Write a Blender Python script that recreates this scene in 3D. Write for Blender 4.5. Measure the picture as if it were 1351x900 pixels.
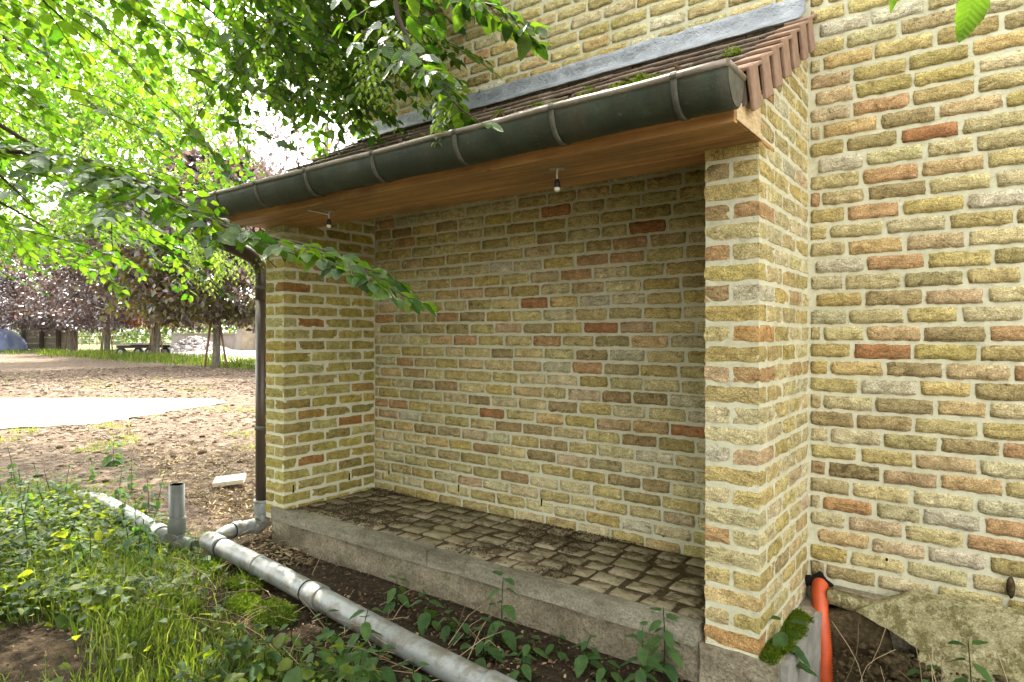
import bpy, bmesh, math, random
import numpy as np
from mathutils import Vector, Matrix, Euler

random.seed(7)
rng = np.random.default_rng(11)
for o in list(bpy.data.objects):
    bpy.data.objects.remove(o)
S = bpy.context.scene
COL = S.collection

# ------------------------------------------------------------------ camera, sky, sun, exposure
CAM = Vector((0.0, -2.709, 1.15))
YAW = math.radians(37.02)
cd = bpy.data.cameras.new("camera")
cam = bpy.data.objects.new("camera", cd)
COL.objects.link(cam)
cam.location = CAM
cam.rotation_euler = (math.radians(90), 0, YAW)
cd.sensor_width = 36.0
cd.lens = 848.0 / 1351.0 * 36.0
cd.shift_y = -8.0 / 1351.0
cd.clip_start = 0.05
cd.clip_end = 2000
S.camera = cam

SUN_AZ = (-0.93, 0.37)            # where the sun stands, seen from above
SUN_EL = math.radians(54)
w = bpy.data.worlds.new("World")
S.world = w
w.use_nodes = True
wn = w.node_tree
bg = wn.nodes["Background"]
sky = wn.nodes.new("ShaderNodeTexSky")
sky.sky_type = 'NISHITA'
sky.sun_disc = False
sky.sun_elevation = SUN_EL
sky.sun_rotation = math.atan2(SUN_AZ[0], SUN_AZ[1])
sky.air_density = 1.0
sky.dust_density = 4.0
sky.ozone_density = 1.0
hs = wn.nodes.new("ShaderNodeHueSaturation")
hs.inputs["Saturation"].default_value = 0.05
hs.inputs["Value"].default_value = 1.0
wn.links.new(sky.outputs[0], hs.inputs["Color"])
wn.links.new(hs.outputs[0], bg.inputs[0])
bg.inputs[1].default_value = 0.15

sd = bpy.data.lights.new("sun", 'SUN')
sun = bpy.data.objects.new("sun", sd)
COL.objects.link(sun)
sd.energy = 2.1
sd.angle = math.radians(0.5)
sd.color = (1.0, 0.93, 0.80)
sv = Vector((SUN_AZ[0] * math.cos(SUN_EL), SUN_AZ[1] * math.cos(SUN_EL), math.sin(SUN_EL)))
sun.rotation_euler = (-sv).to_track_quat('-Z', 'Y').to_euler()
sun.location = (0, 0, 20)

S.view_settings.view_transform = 'Standard'
S.view_settings.look = 'None'
S.view_settings.gamma = 1.0
S.view_settings.use_curve_mapping = False
S.view_settings.exposure = 3.42
S.render.engine = 'CYCLES'
S.cycles.use_denoising = True
S.cycles.max_bounces = 8
S.cycles.transparent_max_bounces = 4
S.cycles.transmission_bounces = 4

# ------------------------------------------------------------------ helpers
R_ = Vector((math.cos(YAW), math.sin(YAW), 0))
F_ = Vector((-math.sin(YAW), math.cos(YAW), 0))
FPX = 848.0


def at(px, py, t):
    """point at depth t that the photograph shows at pixel (px, py)"""
    u = (px - 675.5) / FPX
    v = (442.0 - py) / FPX
    return CAM + (R_ * u + F_ + Vector((0, 0, v))) * t


def on_wall(px, py, Y=0.0):
    u = (px - 675.5) / FPX
    d = R_ * u + F_
    return at(px, py, (Y - CAM.y) / d.y)


def on_side(px, py, X):
    u = (px - 675.5) / FPX
    d = R_ * u + F_
    return at(px, py, (X - CAM.x) / d.x)


def on_ground(px, py, z=0.0):
    return at(px, py, (CAM.z - z) * FPX / (py - 442.0))


def proj(p):
    d = Vector(p) - CAM
    f = d.dot(F_)
    if f < 0.05:
        return (-9999, -9999, f)
    return (675.5 + FPX * d.dot(R_) / f, 442.0 - FPX * d.z / f, f)


def proj_np(P):
    d = P - np.array(CAM)
    f = d @ np.array(F_)
    r = d @ np.array(R_)
    fs = np.where(f < 0.05, 0.05, f)
    return 675.5 + FPX * r / fs, 442.0 - FPX * d[:, 2] / fs, f


WP = {}


def link(o, parent=None, pos=None):
    """link o; pos is its WORLD position, the mesh is relative to that"""
    COL.objects.link(o)
    p = Vector(pos) if pos is not None else Vector((0, 0, 0))
    WP[o.name] = p
    if parent is not None:
        o.parent = parent
        o.location = p - WP[parent.name]
    else:
        o.location = p
    return o


def tag(o, label, cat, group=None, kind=None):
    o["label"] = label
    o["category"] = cat
    if group:
        o["group"] = group
    if kind:
        o["kind"] = kind
    return o


def thing(name, pos, label, cat, group=None):
    o = bpy.data.objects.new(name, None)
    o.empty_display_size = 0.1
    link(o, None, pos)
    return tag(o, label, cat, group)


def np_mesh(name, V, Fc, mat=None, smooth=False, attrs=None):
    V = np.ascontiguousarray(V, dtype=np.float32).reshape(-1, 3)
    Fc = np.ascontiguousarray(Fc, dtype=np.int32)
    k = Fc.shape[1]
    me = bpy.data.meshes.new(name)
    me.vertices.add(len(V))
    me.vertices.foreach_set("co", V.ravel())
    me.loops.add(Fc.size)
    me.loops.foreach_set("vertex_index", Fc.ravel())
    me.polygons.add(len(Fc))
    me.polygons.foreach_set("loop_start", np.arange(0, Fc.size, k, dtype=np.int32))
    if smooth:
        me.polygons.foreach_set("use_smooth", np.ones(len(Fc), dtype=bool))
    if attrs:
        for an, av in attrs.items():
            av = np.asarray(av, dtype=np.float32)
            if av.ndim == 1:
                a = me.attributes.new(an, 'FLOAT', 'POINT')
                a.data.foreach_set("value", av)
            else:
                a = me.attributes.new(an, 'FLOAT_COLOR', 'POINT')
                a.data.foreach_set("color", np.ascontiguousarray(av).ravel())
    me.update(calc_edges=True)
    if mat:
        me.materials.append(mat)
    return me


def py_mesh(name, V, Fc, mat=None, smooth=False):
    me = bpy.data.meshes.new(name)
    me.from_pydata([tuple(v) for v in V], [], Fc)
    if smooth:
        for p in me.polygons:
            p.use_smooth = True
    me.update()
    if mat:
        me.materials.append(mat)
    return me


def obj(name, me, parent=None, pos=None, kind=None):
    o = bpy.data.objects.new(name, me)
    link(o, parent, pos)
    if kind:
        o["kind"] = kind
    return o


def bm_mesh(name, bm, mat=None, smooth=False):
    bmesh.ops.recalc_face_normals(bm, faces=bm.faces)
    me = bpy.data.meshes.new(name)
    bm.to_mesh(me)
    bm.free()
    if smooth:
        for p in me.polygons:
            p.use_smooth = True
    if mat:
        me.materials.append(mat)
    return me


def box_bm(sx, sy, sz, bev=0.0, seg=1, c=(0, 0, 0)):
    bm = bmesh.new()
    bmesh.ops.create_cube(bm, size=1.0)
    for v in bm.verts:
        v.co = Vector((v.co.x * sx + c[0], v.co.y * sy + c[1], v.co.z * sz + c[2]))
    if bev > 0:
        bmesh.ops.bevel(bm, geom=bm.edges[:], offset=bev, segments=seg, affect='EDGES')
    return bm


def box(name, lo, hi, mat, parent=None, bev=0.0, seg=1, kind=None):
    lo = Vector(lo); hi = Vector(hi)
    c = (lo + hi) / 2
    s = hi - lo
    me = bm_mesh(name, box_bm(s.x, s.y, s.z, bev, seg), mat)
    return obj(name, me, parent, c, kind)


def tube_geo(pts, rad, n=10, cap=True):
    pts = [Vector(p) for p in pts]
    if not hasattr(rad, '__len__'):
        rad = [rad] * len(pts)
    V, Fc = [], []
    up = None
    for i, p in enumerate(pts):
        a = pts[max(i - 1, 0)]
        b = pts[min(i + 1, len(pts) - 1)]
        d = (b - a).normalized()
        if up is None:
            up = Vector((0, 0, 1)) if abs(d.z) < 0.9 else Vector((1, 0, 0))
        s = d.cross(up)
        if s.length < 1e-5:
            s = d.orthogonal()
        s.normalize()
        up = s.cross(d).normalized()
        for k in range(n):
            an = 2 * math.pi * k / n
            V.append(p + (s * math.cos(an) + up * math.sin(an)) * rad[i])
    for i in range(len(pts) - 1):
        for k in range(n):
            k2 = (k + 1) % n
            Fc.append((i * n + k, i * n + k2, (i + 1) * n + k2, (i + 1) * n + k))
    if cap:
        Fc.append(tuple(range(n - 1, -1, -1)))
        Fc.append(tuple(range((len(pts) - 1) * n, len(pts) * n)))
    return V, Fc


def tube(name, pts, rad, mat, parent=None, n=12, smooth=True, kind=None, cap=True):
    V, Fc = tube_geo(pts, rad, n, cap)
    p0 = Vector(pts[0])
    me = py_mesh(name, [v - p0 for v in V], Fc, mat)
    if smooth:
        for p in me.polygons:
            p.use_smooth = len(p.vertices) == 4
    return obj(name, me, parent, p0, kind)


def smooth_path(pts, sub=6):
    pts = [Vector(p) for p in pts]
    out = []
    for i in range(len(pts) - 1):
        p0 = pts[max(i - 1, 0)]; p1 = pts[i]; p2 = pts[i + 1]; p3 = pts[min(i + 2, len(pts) - 1)]
        for k in range(sub):
            t = k / sub
            out.append(0.5 * ((2 * p1) + (p2 - p0) * t + (2 * p0 - 5 * p1 + 4 * p2 - p3) * t * t + (3 * p1 - p0 - 3 * p2 + p3) * t ** 3))
    out.append(pts[-1])
    return out


def fillet(pts, r, seg=6):
    """round the corners of a polyline"""
    pts = [Vector(p) for p in pts]
    out = [pts[0]]
    for i in range(1, len(pts) - 1):
        a, b, c = pts[i - 1], pts[i], pts[i + 1]
        d1 = (a - b); d2 = (c - b)
        rr = min(r, d1.length * 0.45, d2.length * 0.45)
        p1 = b + d1.normalized() * rr
        p2 = b + d2.normalized() * rr
        for k in range(seg + 1):
            t = k / seg
            out.append((1 - t) ** 2 * p1 + 2 * t * (1 - t) * b + t * t * p2)
    out.append(pts[-1])
    return out


def fnoise(x, y, seed=0, oct=4, f0=1.0):
    """cheap smooth noise out of rotated sines, about -1..1"""
    r = np.random.default_rng(1000 + seed)
    out = np.zeros_like(x, dtype=float)
    amp, f, tot = 1.0, f0, 0.0
    for _ in range(oct):
        for _ in range(3):
            a = r.uniform(0, 2 * math.pi)
            ph = r.uniform(0, 6.28)
            ph2 = r.uniform(0, 6.28)
            xx = x * math.cos(a) + y * math.sin(a)
            yy = -x * math.sin(a) + y * math.cos(a)
            out += amp * np.sin(f * xx + ph + 0.8 * np.sin(f * 0.7 * yy + ph2)) / 2.2
        tot += amp
        amp *= 0.55
        f *= 2.1
    return out / tot


# ------------------------------------------------------------------ materials
class NT:
    def __init__(self, name):
        self.m = bpy.data.materials.new(name)
        self.m.use_nodes = True
        self.t = self.m.node_tree
        self.b = self.t.nodes["Principled BSDF"]
        self.out = self.t.nodes["Material Output"]
        self._pos = None

    def n(self, typ, **kw):
        x = self.t.nodes.new(typ)
        for k, v in kw.items():
            setattr(x, k, v)
        return x

    def l(self, a, b):
        self.t.links.new(a, b)

    def pos(self, scale=(1, 1, 1)):
        if self._pos is None:
            self._pos = self.n("ShaderNodeNewGeometry").outputs["Position"]
        if scale == (1, 1, 1):
            return self._pos
        m = self.n("ShaderNodeMapping")
        m.inputs["Scale"].default_value = scale
        self.l(self._pos, m.inputs[0])
        return m.outputs[0]

    def noise(self, scale, detail=4, rough=0.55, vec=None, dist=0.0):
        x = self.n("ShaderNodeTexNoise")
        x.inputs["Scale"].default_value = scale
        x.inputs["Detail"].default_value = detail
        x.inputs["Roughness"].default_value = rough
        x.inputs["Distortion"].default_value = dist
        self.l(vec if vec is not None else self.pos(), x.inputs["Vector"])
        return x.outputs["Fac"]

    def voro(self, scale, vec=None, feat='F1'):
        x = self.n("ShaderNodeTexVoronoi")
        x.feature = feat
        x.inputs["Scale"].default_value = scale
        self.l(vec if vec is not None else self.pos(), x.inputs["Vector"])
        return x.outputs["Distance"]

    def ramp(self, fac, stops):
        r = self.n("ShaderNodeValToRGB")
        el = r.color_ramp.elements
        while len(el) < len(stops):
            el.new(0.5)
        for e, (p, c) in zip(el, stops):
            e.position = p
            e.color = (c[0], c[1], c[2], 1) if hasattr(c, '__len__') else (c, c, c, 1)
        self.l(fac, r.inputs[0])
        return r.outputs["Color"]

    def mix(self, fac, a, b, blend='MIX'):
        x = self.n("ShaderNodeMix", data_type='RGBA', blend_type=blend)
        for s, v in ((0, fac), (6, a), (7, b)):
            if isinstance(v, (int, float)):
                x.inputs[s].default_value = v
            elif isinstance(v, tuple):
                x.inputs[s].default_value = (v[0], v[1], v[2], 1)
            else:
                self.l(v, x.inputs[s])
        return x.outputs[2]

    def math(self, op, a, b=0.0):
        x = self.n("ShaderNodeMath", operation=op)
        for i, v in enumerate((a, b)):
            if isinstance(v, (int, float)):
                x.inputs[i].default_value = v
            else:
                self.l(v, x.inputs[i])
        return x.outputs[0]

    def attr(self, name, out="Fac"):
        a = self.n("ShaderNodeAttribute")
        a.attribute_name = name
        return a.outputs[out]

    def bump(self, h, strength=0.5, dist=0.005):
        x = self.n("ShaderNodeBump")
        x.inputs["Strength"].default_value = strength
        x.inputs["Distance"].default_value = dist
        self.l(h, x.inputs["Height"])
        self.l(x.outputs[0], self.b.inputs["Normal"])
        return x

    def fin(self, col, rough=0.8, spec=0.3, metal=0.0):
        if isinstance(col, tuple):
            self.b.inputs["Base Color"].default_value = (col[0], col[1], col[2], 1)
        else:
            self.l(col, self.b.inputs["Base Color"])
        if isinstance(rough, (int, float)):
            self.b.inputs["Roughness"].default_value = rough
        else:
            self.l(rough, self.b.inputs["Roughness"])
        self.b.inputs["Specular IOR Level"].default_value = spec
        self.b.inputs["Metallic"].default_value = metal
        return self.m


M = {}


def brick_material(name, from_attr):
    k = NT(name)
    if from_attr:
        col = k.attr("tint", "Color")
        dark = k.attr("tint", "Alpha")
    else:
        oi = k.n("ShaderNodeObjectInfo")
        col = oi.outputs["Color"]
        dark = oi.outputs["Alpha"]
    n1 = k.noise(26, 5, 0.65)
    n2 = k.noise(90, 4, 0.7, dist=0.6)
    n3 = k.noise(9, 3, 0.6)
    c = k.mix(k.ramp(n1, [(0.33, 0.0), (0.72, 1.0)]), k.mix(1.0, col, (0.72, 0.68, 0.58), 'MULTIPLY'), k.mix(1.0, col, (1.25, 1.24, 1.16), 'MULTIPLY'))
    # second tone: patches drift towards ochre or grey
    c = k.mix(k.math('MULTIPLY', k.ramp(n3, [(0.45, 0.0), (0.65, 1.0)]), 0.45), c, k.mix(0.5, c, (0.42, 0.33, 0.13)))
    # burnt dark patches, amount per brick
    pm = k.ramp(k.math('ADD', k.noise(34, 5, 0.75, dist=0.4), k.math('MULTIPLY', k.math('SUBTRACT', dark, 0.5), 0.42)), [(0.58, 0.0), (0.70, 1.0)])
    c = k.mix(k.math('MULTIPLY', pm, 0.78), c, (0.095, 0.07, 0.032))
    # lime smears
    c = k.mix(k.math('MULTIPLY', k.ramp(n2, [(0.62, 0.0), (0.74, 1.0)]), 0.35), c, (0.58, 0.53, 0.37))
    # small pits
    # old stains that run over several bricks
    st = k.ramp(k.noise(2.6, 6, 0.72, k.pos((1, 1, 1.3))), [(0.50, 0.0), (0.68, 1.0)])
    c = k.mix(k.math('MULTIPLY', st, 0.40), c, k.mix(1.0, c, (0.60, 0.60, 0.42), 'MULTIPLY'))
    pit = k.ramp(k.voro(130), [(0.05, 1.0), (0.20, 0.0)])
    pit2 = k.ramp(k.noise(60, 3, 0.6), [(0.44, 0.0), (0.54, 1.0)])
    pp = k.math('MULTIPLY', pit, pit2)
    c = k.mix(k.math('MULTIPLY', pp, 0.85), c, (0.06, 0.05, 0.03))
    c = k.mix(1.0, c, k.ramp(k.noise(230, 2, 0.6), [(0.32, 0.62), (0.68, 1.30)]), 'MULTIPLY')
    fold = k.noise(38, 6, 0.72, k.pos((0.55, 0.55, 1.0)), 1.2)
    # grime lodged in the creases
    c = k.mix(k.math('MULTIPLY', k.ramp(fold, [(0.36, 1.0), (0.45, 0.0)]), 0.60), c, k.mix(1.0, c, (0.34, 0.30, 0.24), 'MULTIPLY'))
    c = k.mix(k.math('MULTIPLY', k.ramp(k.noise(140, 3, 0.7), [(0.40, 1.0), (0.56, 0.0)]), 0.30), c, k.mix(1.0, c, (0.5, 0.46, 0.40), 'MULTIPLY'))
    h = k.math('ADD', k.math('MULTIPLY', fold, 1.0), k.math('MULTIPLY', k.noise(210, 3, 0.6), 0.22))
    h = k.math('SUBTRACT', h, k.math('MULTIPLY', pp, 0.45))
    k.bump(h, 1.0, 0.020)
    return k.fin(c, 0.92, 0.15)


M['brick'] = brick_material("brick", False)
M['brick_far'] = brick_material("brick_far", True)

k = NT("mortar")
c = k.mix(k.noise(45, 5, 0.7), (0.43, 0.41, 0.275), (0.60, 0.58, 0.425))
c = k.mix(k.math('MULTIPLY', k.ramp(k.noise(5, 4, 0.6), [(0.5, 0.0), (0.75, 1.0)]), 0.35), c, (0.27, 0.27, 0.17))
k.bump(k.math('ADD', k.noise(55, 4, 0.6), k.math('MULTIPLY', k.noise(260, 3, 0.6), 0.5)), 0.6, 0.006)
c = k.mix(k.math('MULTIPLY', k.ramp(k.noise(30, 5, 0.8, dist=0.8), [(0.56, 0.0), (0.68, 1.0)]), 0.5), c, (0.20, 0.18, 0.11))
st = k.ramp(k.noise(2.6, 6, 0.72, k.pos((1, 1, 1.3))), [(0.50, 0.0), (0.68, 1.0)])
c = k.mix(k.math('MULTIPLY', st, 0.40), c, k.mix(1.0, c, (0.62, 0.62, 0.45), 'MULTIPLY'))
M['mortar'] = k.fin(c, 0.95, 0.1)

k = NT("concrete_rough")
c = k.ramp(k.noise(7, 6, 0.7), [(0.3, (0.10, 0.083, 0.05)), (0.5, (0.19, 0.16, 0.105)), (0.7, (0.30, 0.26, 0.18))])
c = k.mix(k.math('MULTIPLY', k.ramp(k.noise(2.2, 5, 0.7), [(0.48, 0.0), (0.7, 1.0)]), 0.55), c, (0.10, 0.105, 0.055))
c = k.mix(1.0, c, k.ramp(k.noise(85, 4, 0.75), [(0.32, 0.55), (0.68, 1.4)]), 'MULTIPLY')
c = k.mix(k.math('MULTIPLY', k.ramp(k.voro(48), [(0.06, 1.0), (0.20, 0.0)]), 0.7), c, (0.05, 0.043, 0.028))
k.bump(k.math('SUBTRACT', k.math('ADD', k.noise(18, 6, 0.7), k.math('MULTIPLY', k.noise(110, 3), 0.35)), k.math('MULTIPLY', k.ramp(k.voro(60), [(0.04, 1.0), (0.18, 0.0)]), 0.3)), 0.9, 0.014)
M['concrete'] = k.fin(c, 0.95, 0.1)

k = NT("concrete_edge")
c = k.ramp(k.noise(5, 6, 0.7, k.pos((0.5, 1, 2.5))), [(0.3, (0.10, 0.09, 0.058)), (0.5, (0.175, 0.16, 0.11)), (0.7, (0.27, 0.25, 0.18))])
c = k.mix(1.0, c, k.ramp(k.noise(95, 4, 0.75), [(0.32, 0.65), (0.68, 1.3)]), 'MULTIPLY')
c = k.mix(k.math('MULTIPLY', k.ramp(k.noise(18, 6, 0.8), [(0.52, 0.0), (0.62, 1.0)]), 0.6), c, (0.09, 0.08, 0.045))
k.bump(k.math('ADD', k.noise(22, 6, 0.7), k.math('MULTIPLY', k.noise(120, 3), 0.4)), 0.9, 0.012)
M['concrete_edge'] = k.fin(c, 0.92, 0.12)

k = NT("concrete_pale")
c = k.ramp(k.noise(12, 6, 0.7), [(0.3, (0.13, 0.125, 0.10)), (0.65, (0.27, 0.26, 0.22))])
k.bump(k.noise(60, 5, 0.65), 0.5, 0.006)
M['concrete_pale'] = k.fin(c, 0.9, 0.15)

k = NT("paving_stone")
oi = k.n("ShaderNodeObjectInfo")
c = k.mix(oi.outputs["Random"], (0.20, 0.168, 0.10), (0.34, 0.285, 0.19))
c = k.mix(k.ramp(k.noise(30, 5, 0.7), [(0.35, 0.0), (0.7, 1.0)]), k.mix(1.0, c, (0.7, 0.7, 0.62), 'MULTIPLY'), c)
c = k.mix(k.math('MULTIPLY', k.ramp(k.noise(13, 6, 0.8), [(0.51, 0.0), (0.58, 1.0)]), 0.85), c, (0.075, 0.055, 0.028))
c = k.mix(k.math('MULTIPLY', k.ramp(k.noise(4, 3, 0.7), [(0.5, 0.0), (0.7, 1.0)]), 0.4), c, (0.15, 0.14, 0.05))
k.bump(k.noise(45, 6, 0.7), 0.8, 0.010)
M['paving'] = k.fin(c, 0.93, 0.12)

k = NT("dark_dirt")
c = k.ramp(k.noise(60, 6, 0.75), [(0.3, (0.035, 0.025, 0.012)), (0.55, (0.085, 0.063, 0.032)), (0.75, (0.16, 0.125, 0.07))])
k.bump(k.noise(90, 6, 0.75), 1.0, 0.012)
M['dirt'] = k.fin(c, 1.0, 0.05)

k = NT("ground_soil")
tone = k.attr("tone")
gr = k.attr("green")
nz = k.noise(9, 7, 0.72)
dry = k.ramp(nz, [(0.32, (0.04, 0.027, 0.018)), (0.5, (0.12, 0.088, 0.063)), (0.68, (0.24, 0.19, 0.145))])
wet = k.ramp(k.noise(22, 7, 0.75), [(0.3, (0.018, 0.013, 0.008)), (0.55, (0.055, 0.040, 0.024)), (0.78, (0.12, 0.09, 0.055))])
c = k.mix(k.ramp(tone, [(0.25, 0.0), (0.75, 1.0)]), wet, dry)
c = k.mix(k.math('MULTIPLY', k.ramp(gr, [(0.3, 0.0), (0.8, 1.0)]), 0.75), c, k.ramp(k.noise(30, 5, 0.7), [(0.3, (0.02, 0.035, 0.010)), (0.7, (0.09, 0.13, 0.035))]))
k.bump(k.math('ADD', k.noise(14, 7, 0.72), k.math('MULTIPLY', k.noise(90, 4, 0.7), 0.3)), 1.0, 0.06)
M['soil'] = k.fin(c, 1.0, 0.05)

k = NT("pale_path")
c = k.ramp(k.noise(3, 7, 0.7), [(0.3, (0.27, 0.24, 0.19)), (0.7, (0.42, 0.385, 0.32))])
k.bump(k.noise(40, 6, 0.7), 0.5, 0.01)
M['path'] = k.fin(c, 0.95, 0.1)

k = NT("clod")
c = k.mix(k.attr("rnd"), (0.06, 0.042, 0.027), (0.27, 0.21, 0.155))
c = k.mix(1.0, c, k.ramp(k.noise(60, 4), [(0.3, 0.7), (0.7, 1.15)]), 'MULTIPLY')
k.bump(k.noise(70, 5, 0.7), 0.8, 0.012)
M['clod'] = k.fin(c, 1.0, 0.05)

k = NT("roof_tile")
oi = k.n("ShaderNodeObjectInfo")
c = k.mix(oi.outputs["Random"], (0.11, 0.08, 0.056), (0.20, 0.14, 0.10))
c = k.mix(k.ramp(k.noise(35, 5, 0.7), [(0.4, 0.0), (0.7, 1.0)]), c, (0.075, 0.062, 0.045))
c = k.mix(k.math('MULTIPLY', k.ramp(k.noise(14, 5, 0.7), [(0.55, 0.0), (0.66, 1.0)]), 0.6), c, (0.28, 0.25, 0.17))
k.bump(k.noise(120, 4), 0.4, 0.004)
M['tile'] = k.fin(c, 0.85, 0.2)

k = NT("verge_tile")
c = k.ramp(k.noise(30, 5, 0.6), [(0.3, (0.19, 0.122, 0.08)), (0.7, (0.29, 0.19, 0.128))])
k.bump(k.noise(150, 3), 0.25, 0.003)
M['verge'] = k.fin(c, 0.8, 0.25)

k = NT("lead_flashing")
c = k.ramp(k.noise(11, 6, 0.65), [(0.3, (0.13, 0.145, 0.155)), (0.6, (0.24, 0.255, 0.265)), (0.8, (0.36, 0.37, 0.37))])
k.bump(k.math('ADD', k.noise(22, 4, 0.5), k.noise(60, 4, 0.6, dist=1.0)), 0.7, 0.016)
M['lead'] = k.fin(c, 0.55, 0.4, 0.25)

k = NT("weathered_copper")
c = k.ramp(k.noise(8, 6, 0.65), [(0.3, (0.017, 0.024, 0.013)), (0.55, (0.033, 0.044, 0.026)), (0.75, (0.062, 0.074, 0.045))])
c = k.mix(k.math('MULTIPLY', k.ramp(k.noise(5, 5, 0.7, k.pos((3.0, 0.6, 0.5))), [(0.46, 0.0), (0.66, 1.0)]), 0.7), c, (0.055, 0.045, 0.026))
c = k.mix(k.math('MULTIPLY', k.ramp(k.noise(60, 5, 0.8), [(0.6, 0.0), (0.72, 1.0)]), 0.5), c, (0.16, 0.16, 0.12))
k.bump(k.math('ADD', k.noise(120, 4), k.math('MULTIPLY', k.noise(9, 3), 3.0)), 0.25, 0.006)
M['gutter'] = k.fin(c, 0.62, 0.35, 0.15)

k = NT("gutter_bead")
c = k.ramp(k.noise(15, 5, 0.7), [(0.3, (0.13, 0.105, 0.075)), (0.7, (0.27, 0.23, 0.18))])
M['bead'] = k.fin(c, 0.5, 0.4, 0.2)

k = NT("gutter_strap")
c = k.ramp(k.noise(22, 5, 0.7), [(0.3, (0.045, 0.043, 0.030)), (0.7, (0.12, 0.115, 0.085))])
M['strap'] = k.fin(c, 0.7, 0.3, 0.1)

k = NT("downpipe_metal")
c = k.ramp(k.noise(6, 5, 0.6, k.pos((1, 1, 0.35))), [(0.3, (0.030, 0.021, 0.015)), (0.7, (0.075, 0.052, 0.036))])
M['downpipe'] = k.fin(c, 0.42, 0.5, 0.2)

k = NT("grey_plastic")
c = k.ramp(k.noise(6, 6, 0.65), [(0.3, (0.13, 0.142, 0.128)), (0.6, (0.195, 0.208, 0.19)), (0.75, (0.24, 0.253, 0.23))])
c = k.mix(k.math('MULTIPLY', k.ramp(k.noise(13, 6, 0.75), [(0.47, 0.0), (0.60, 1.0)]), 0.8), c, (0.085, 0.07, 0.042))
c = k.mix(k.math('MULTIPLY', k.ramp(k.noise(70, 4, 0.8), [(0.60, 0.0), (0.70, 1.0)]), 0.5), c, (0.10, 0.085, 0.05))
k.bump(k.noise(160, 3), 0.15, 0.003)
M['pvc'] = k.fin(c, 0.42, 0.45)

k = NT("grey_plastic_old")
c = k.ramp(k.noise(8, 6, 0.65), [(0.3, (0.07, 0.077, 0.062)), (0.7, (0.12, 0.127, 0.105))])
M['pvc_dark'] = k.fin(c, 0.5, 0.4)
k = NT("black_rubber")
M['rubber'] = k.fin((0.015, 0.015, 0.014), 0.6, 0.3)

k = NT("soffit_wood")
gx = k.noise(6, 6, 0.65, k.pos((0.35, 9.0, 9.0)), 0.5)
c = k.ramp(gx, [(0.28, (0.19, 0.09, 0.028)), (0.5, (0.38, 0.205, 0.070)), (0.72, (0.53, 0.32, 0.125))])
c = k.mix(k.math('MULTIPLY', k.ramp(k.voro(9, k.pos((0.7, 1.6, 1.6))), [(0.035, 1.0), (0.09, 0.0)]), 0.8), c, (0.075, 0.03, 0.010))
c = k.mix(k.math('MULTIPLY', k.ramp(k.noise(3, 6, 0.75, k.pos((0.6, 1.6, 1))), [(0.46, 0.0), (0.64, 1.0)]), 0.6), c, (0.13, 0.075, 0.035))
k.bump(gx, 0.25, 0.004)
M['wood'] = k.fin(c, 0.6, 0.3)

k = NT("end_grain_wood")
c = k.ramp(k.noise(40, 5, 0.6, k.pos((1, 1, 4))), [(0.3, (0.36, 0.25, 0.12)), (0.7, (0.58, 0.45, 0.27))])
M['wood_pale'] = k.fin(c, 0.8, 0.2)

k = NT("bark")
gx = k.noise(12, 6, 0.7, k.pos((1, 1, 0.3)))
c = k.ramp(gx, [(0.3, (0.05, 0.043, 0.032)), (0.7, (0.20, 0.18, 0.14))])
k.bump(gx, 0.8, 0.02)
M['bark'] = k.fin(c, 0.95, 0.1)

k = NT("twig_bark")
M['twig'] = k.fin((0.045, 0.032, 0.02), 0.8, 0.2)

k = NT("stake_wood")
c = k.ramp(k.noise(5, 5, 0.6, k.pos((2, 2, 0.4))), [(0.3, (0.12, 0.075, 0.04)), (0.7, (0.24, 0.16, 0.09))])
M['stake'] = k.fin(c, 0.9, 0.15)


def leaf_material(name, stops, trans, tf=0.5, rough=0.42, spec=0.35, veins=False, rnd='attr'):
    k = NT(name)
    if rnd == 'attr':
        r = k.attr("rnd")
    else:
        r = k.n("ShaderNodeObjectInfo").outputs["Random"]
    c = k.ramp(r, stops)
    c = k.mix(1.0, c, k.ramp(k.noise(40, 3), [(0.3, 0.75), (0.7, 1.2)]), 'MULTIPLY')
    if veins:
        tc = k.n("ShaderNodeTexCoord").outputs["Object"]
        sp = k.n("ShaderNodeSeparateXYZ")
        k.l(tc, sp.inputs[0])
        ay = k.math('ABSOLUTE', sp.outputs[1])
        ph = k.math('SUBTRACT', sp.outputs[0], k.math('MULTIPLY', ay, 0.75))
        wv = k.math('SINE', k.math('MULTIPLY', ph, 62.0))
        k.bump(k.math('ADD', wv, k.math('MULTIPLY', k.ramp(ay, [(0.0, 0.0), (0.03, 1.0)]), 1.5)), 0.35, 0.02)
        vein = k.math('MULTIPLY', k.ramp(wv, [(0.90, 0.0), (0.99, 1.0)]), 0.35)
        c = k.mix(vein, c, (0.16, 0.22, 0.06))
    k.fin(c, rough, spec)
    tr = k.n("ShaderNodeBsdfTranslucent")
    tcol = k.mix(1.0, k.ramp(r, [(0.0, trans[0]), (1.0, trans[1])]), k.ramp(k.noise(40, 3), [(0.3, 0.8), (0.7, 1.15)]), 'MULTIPLY')
    k.l(tcol, tr.inputs["Color"])
    ms = k.n("ShaderNodeMixShader")
    ms.inputs[0].default_value = tf
    k.l(k.b.outputs[0], ms.inputs[1])
    k.l(tr.outputs[0], ms.inputs[2])
    k.l(ms.outputs[0], k.out.inputs[0])
    return k.m


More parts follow.
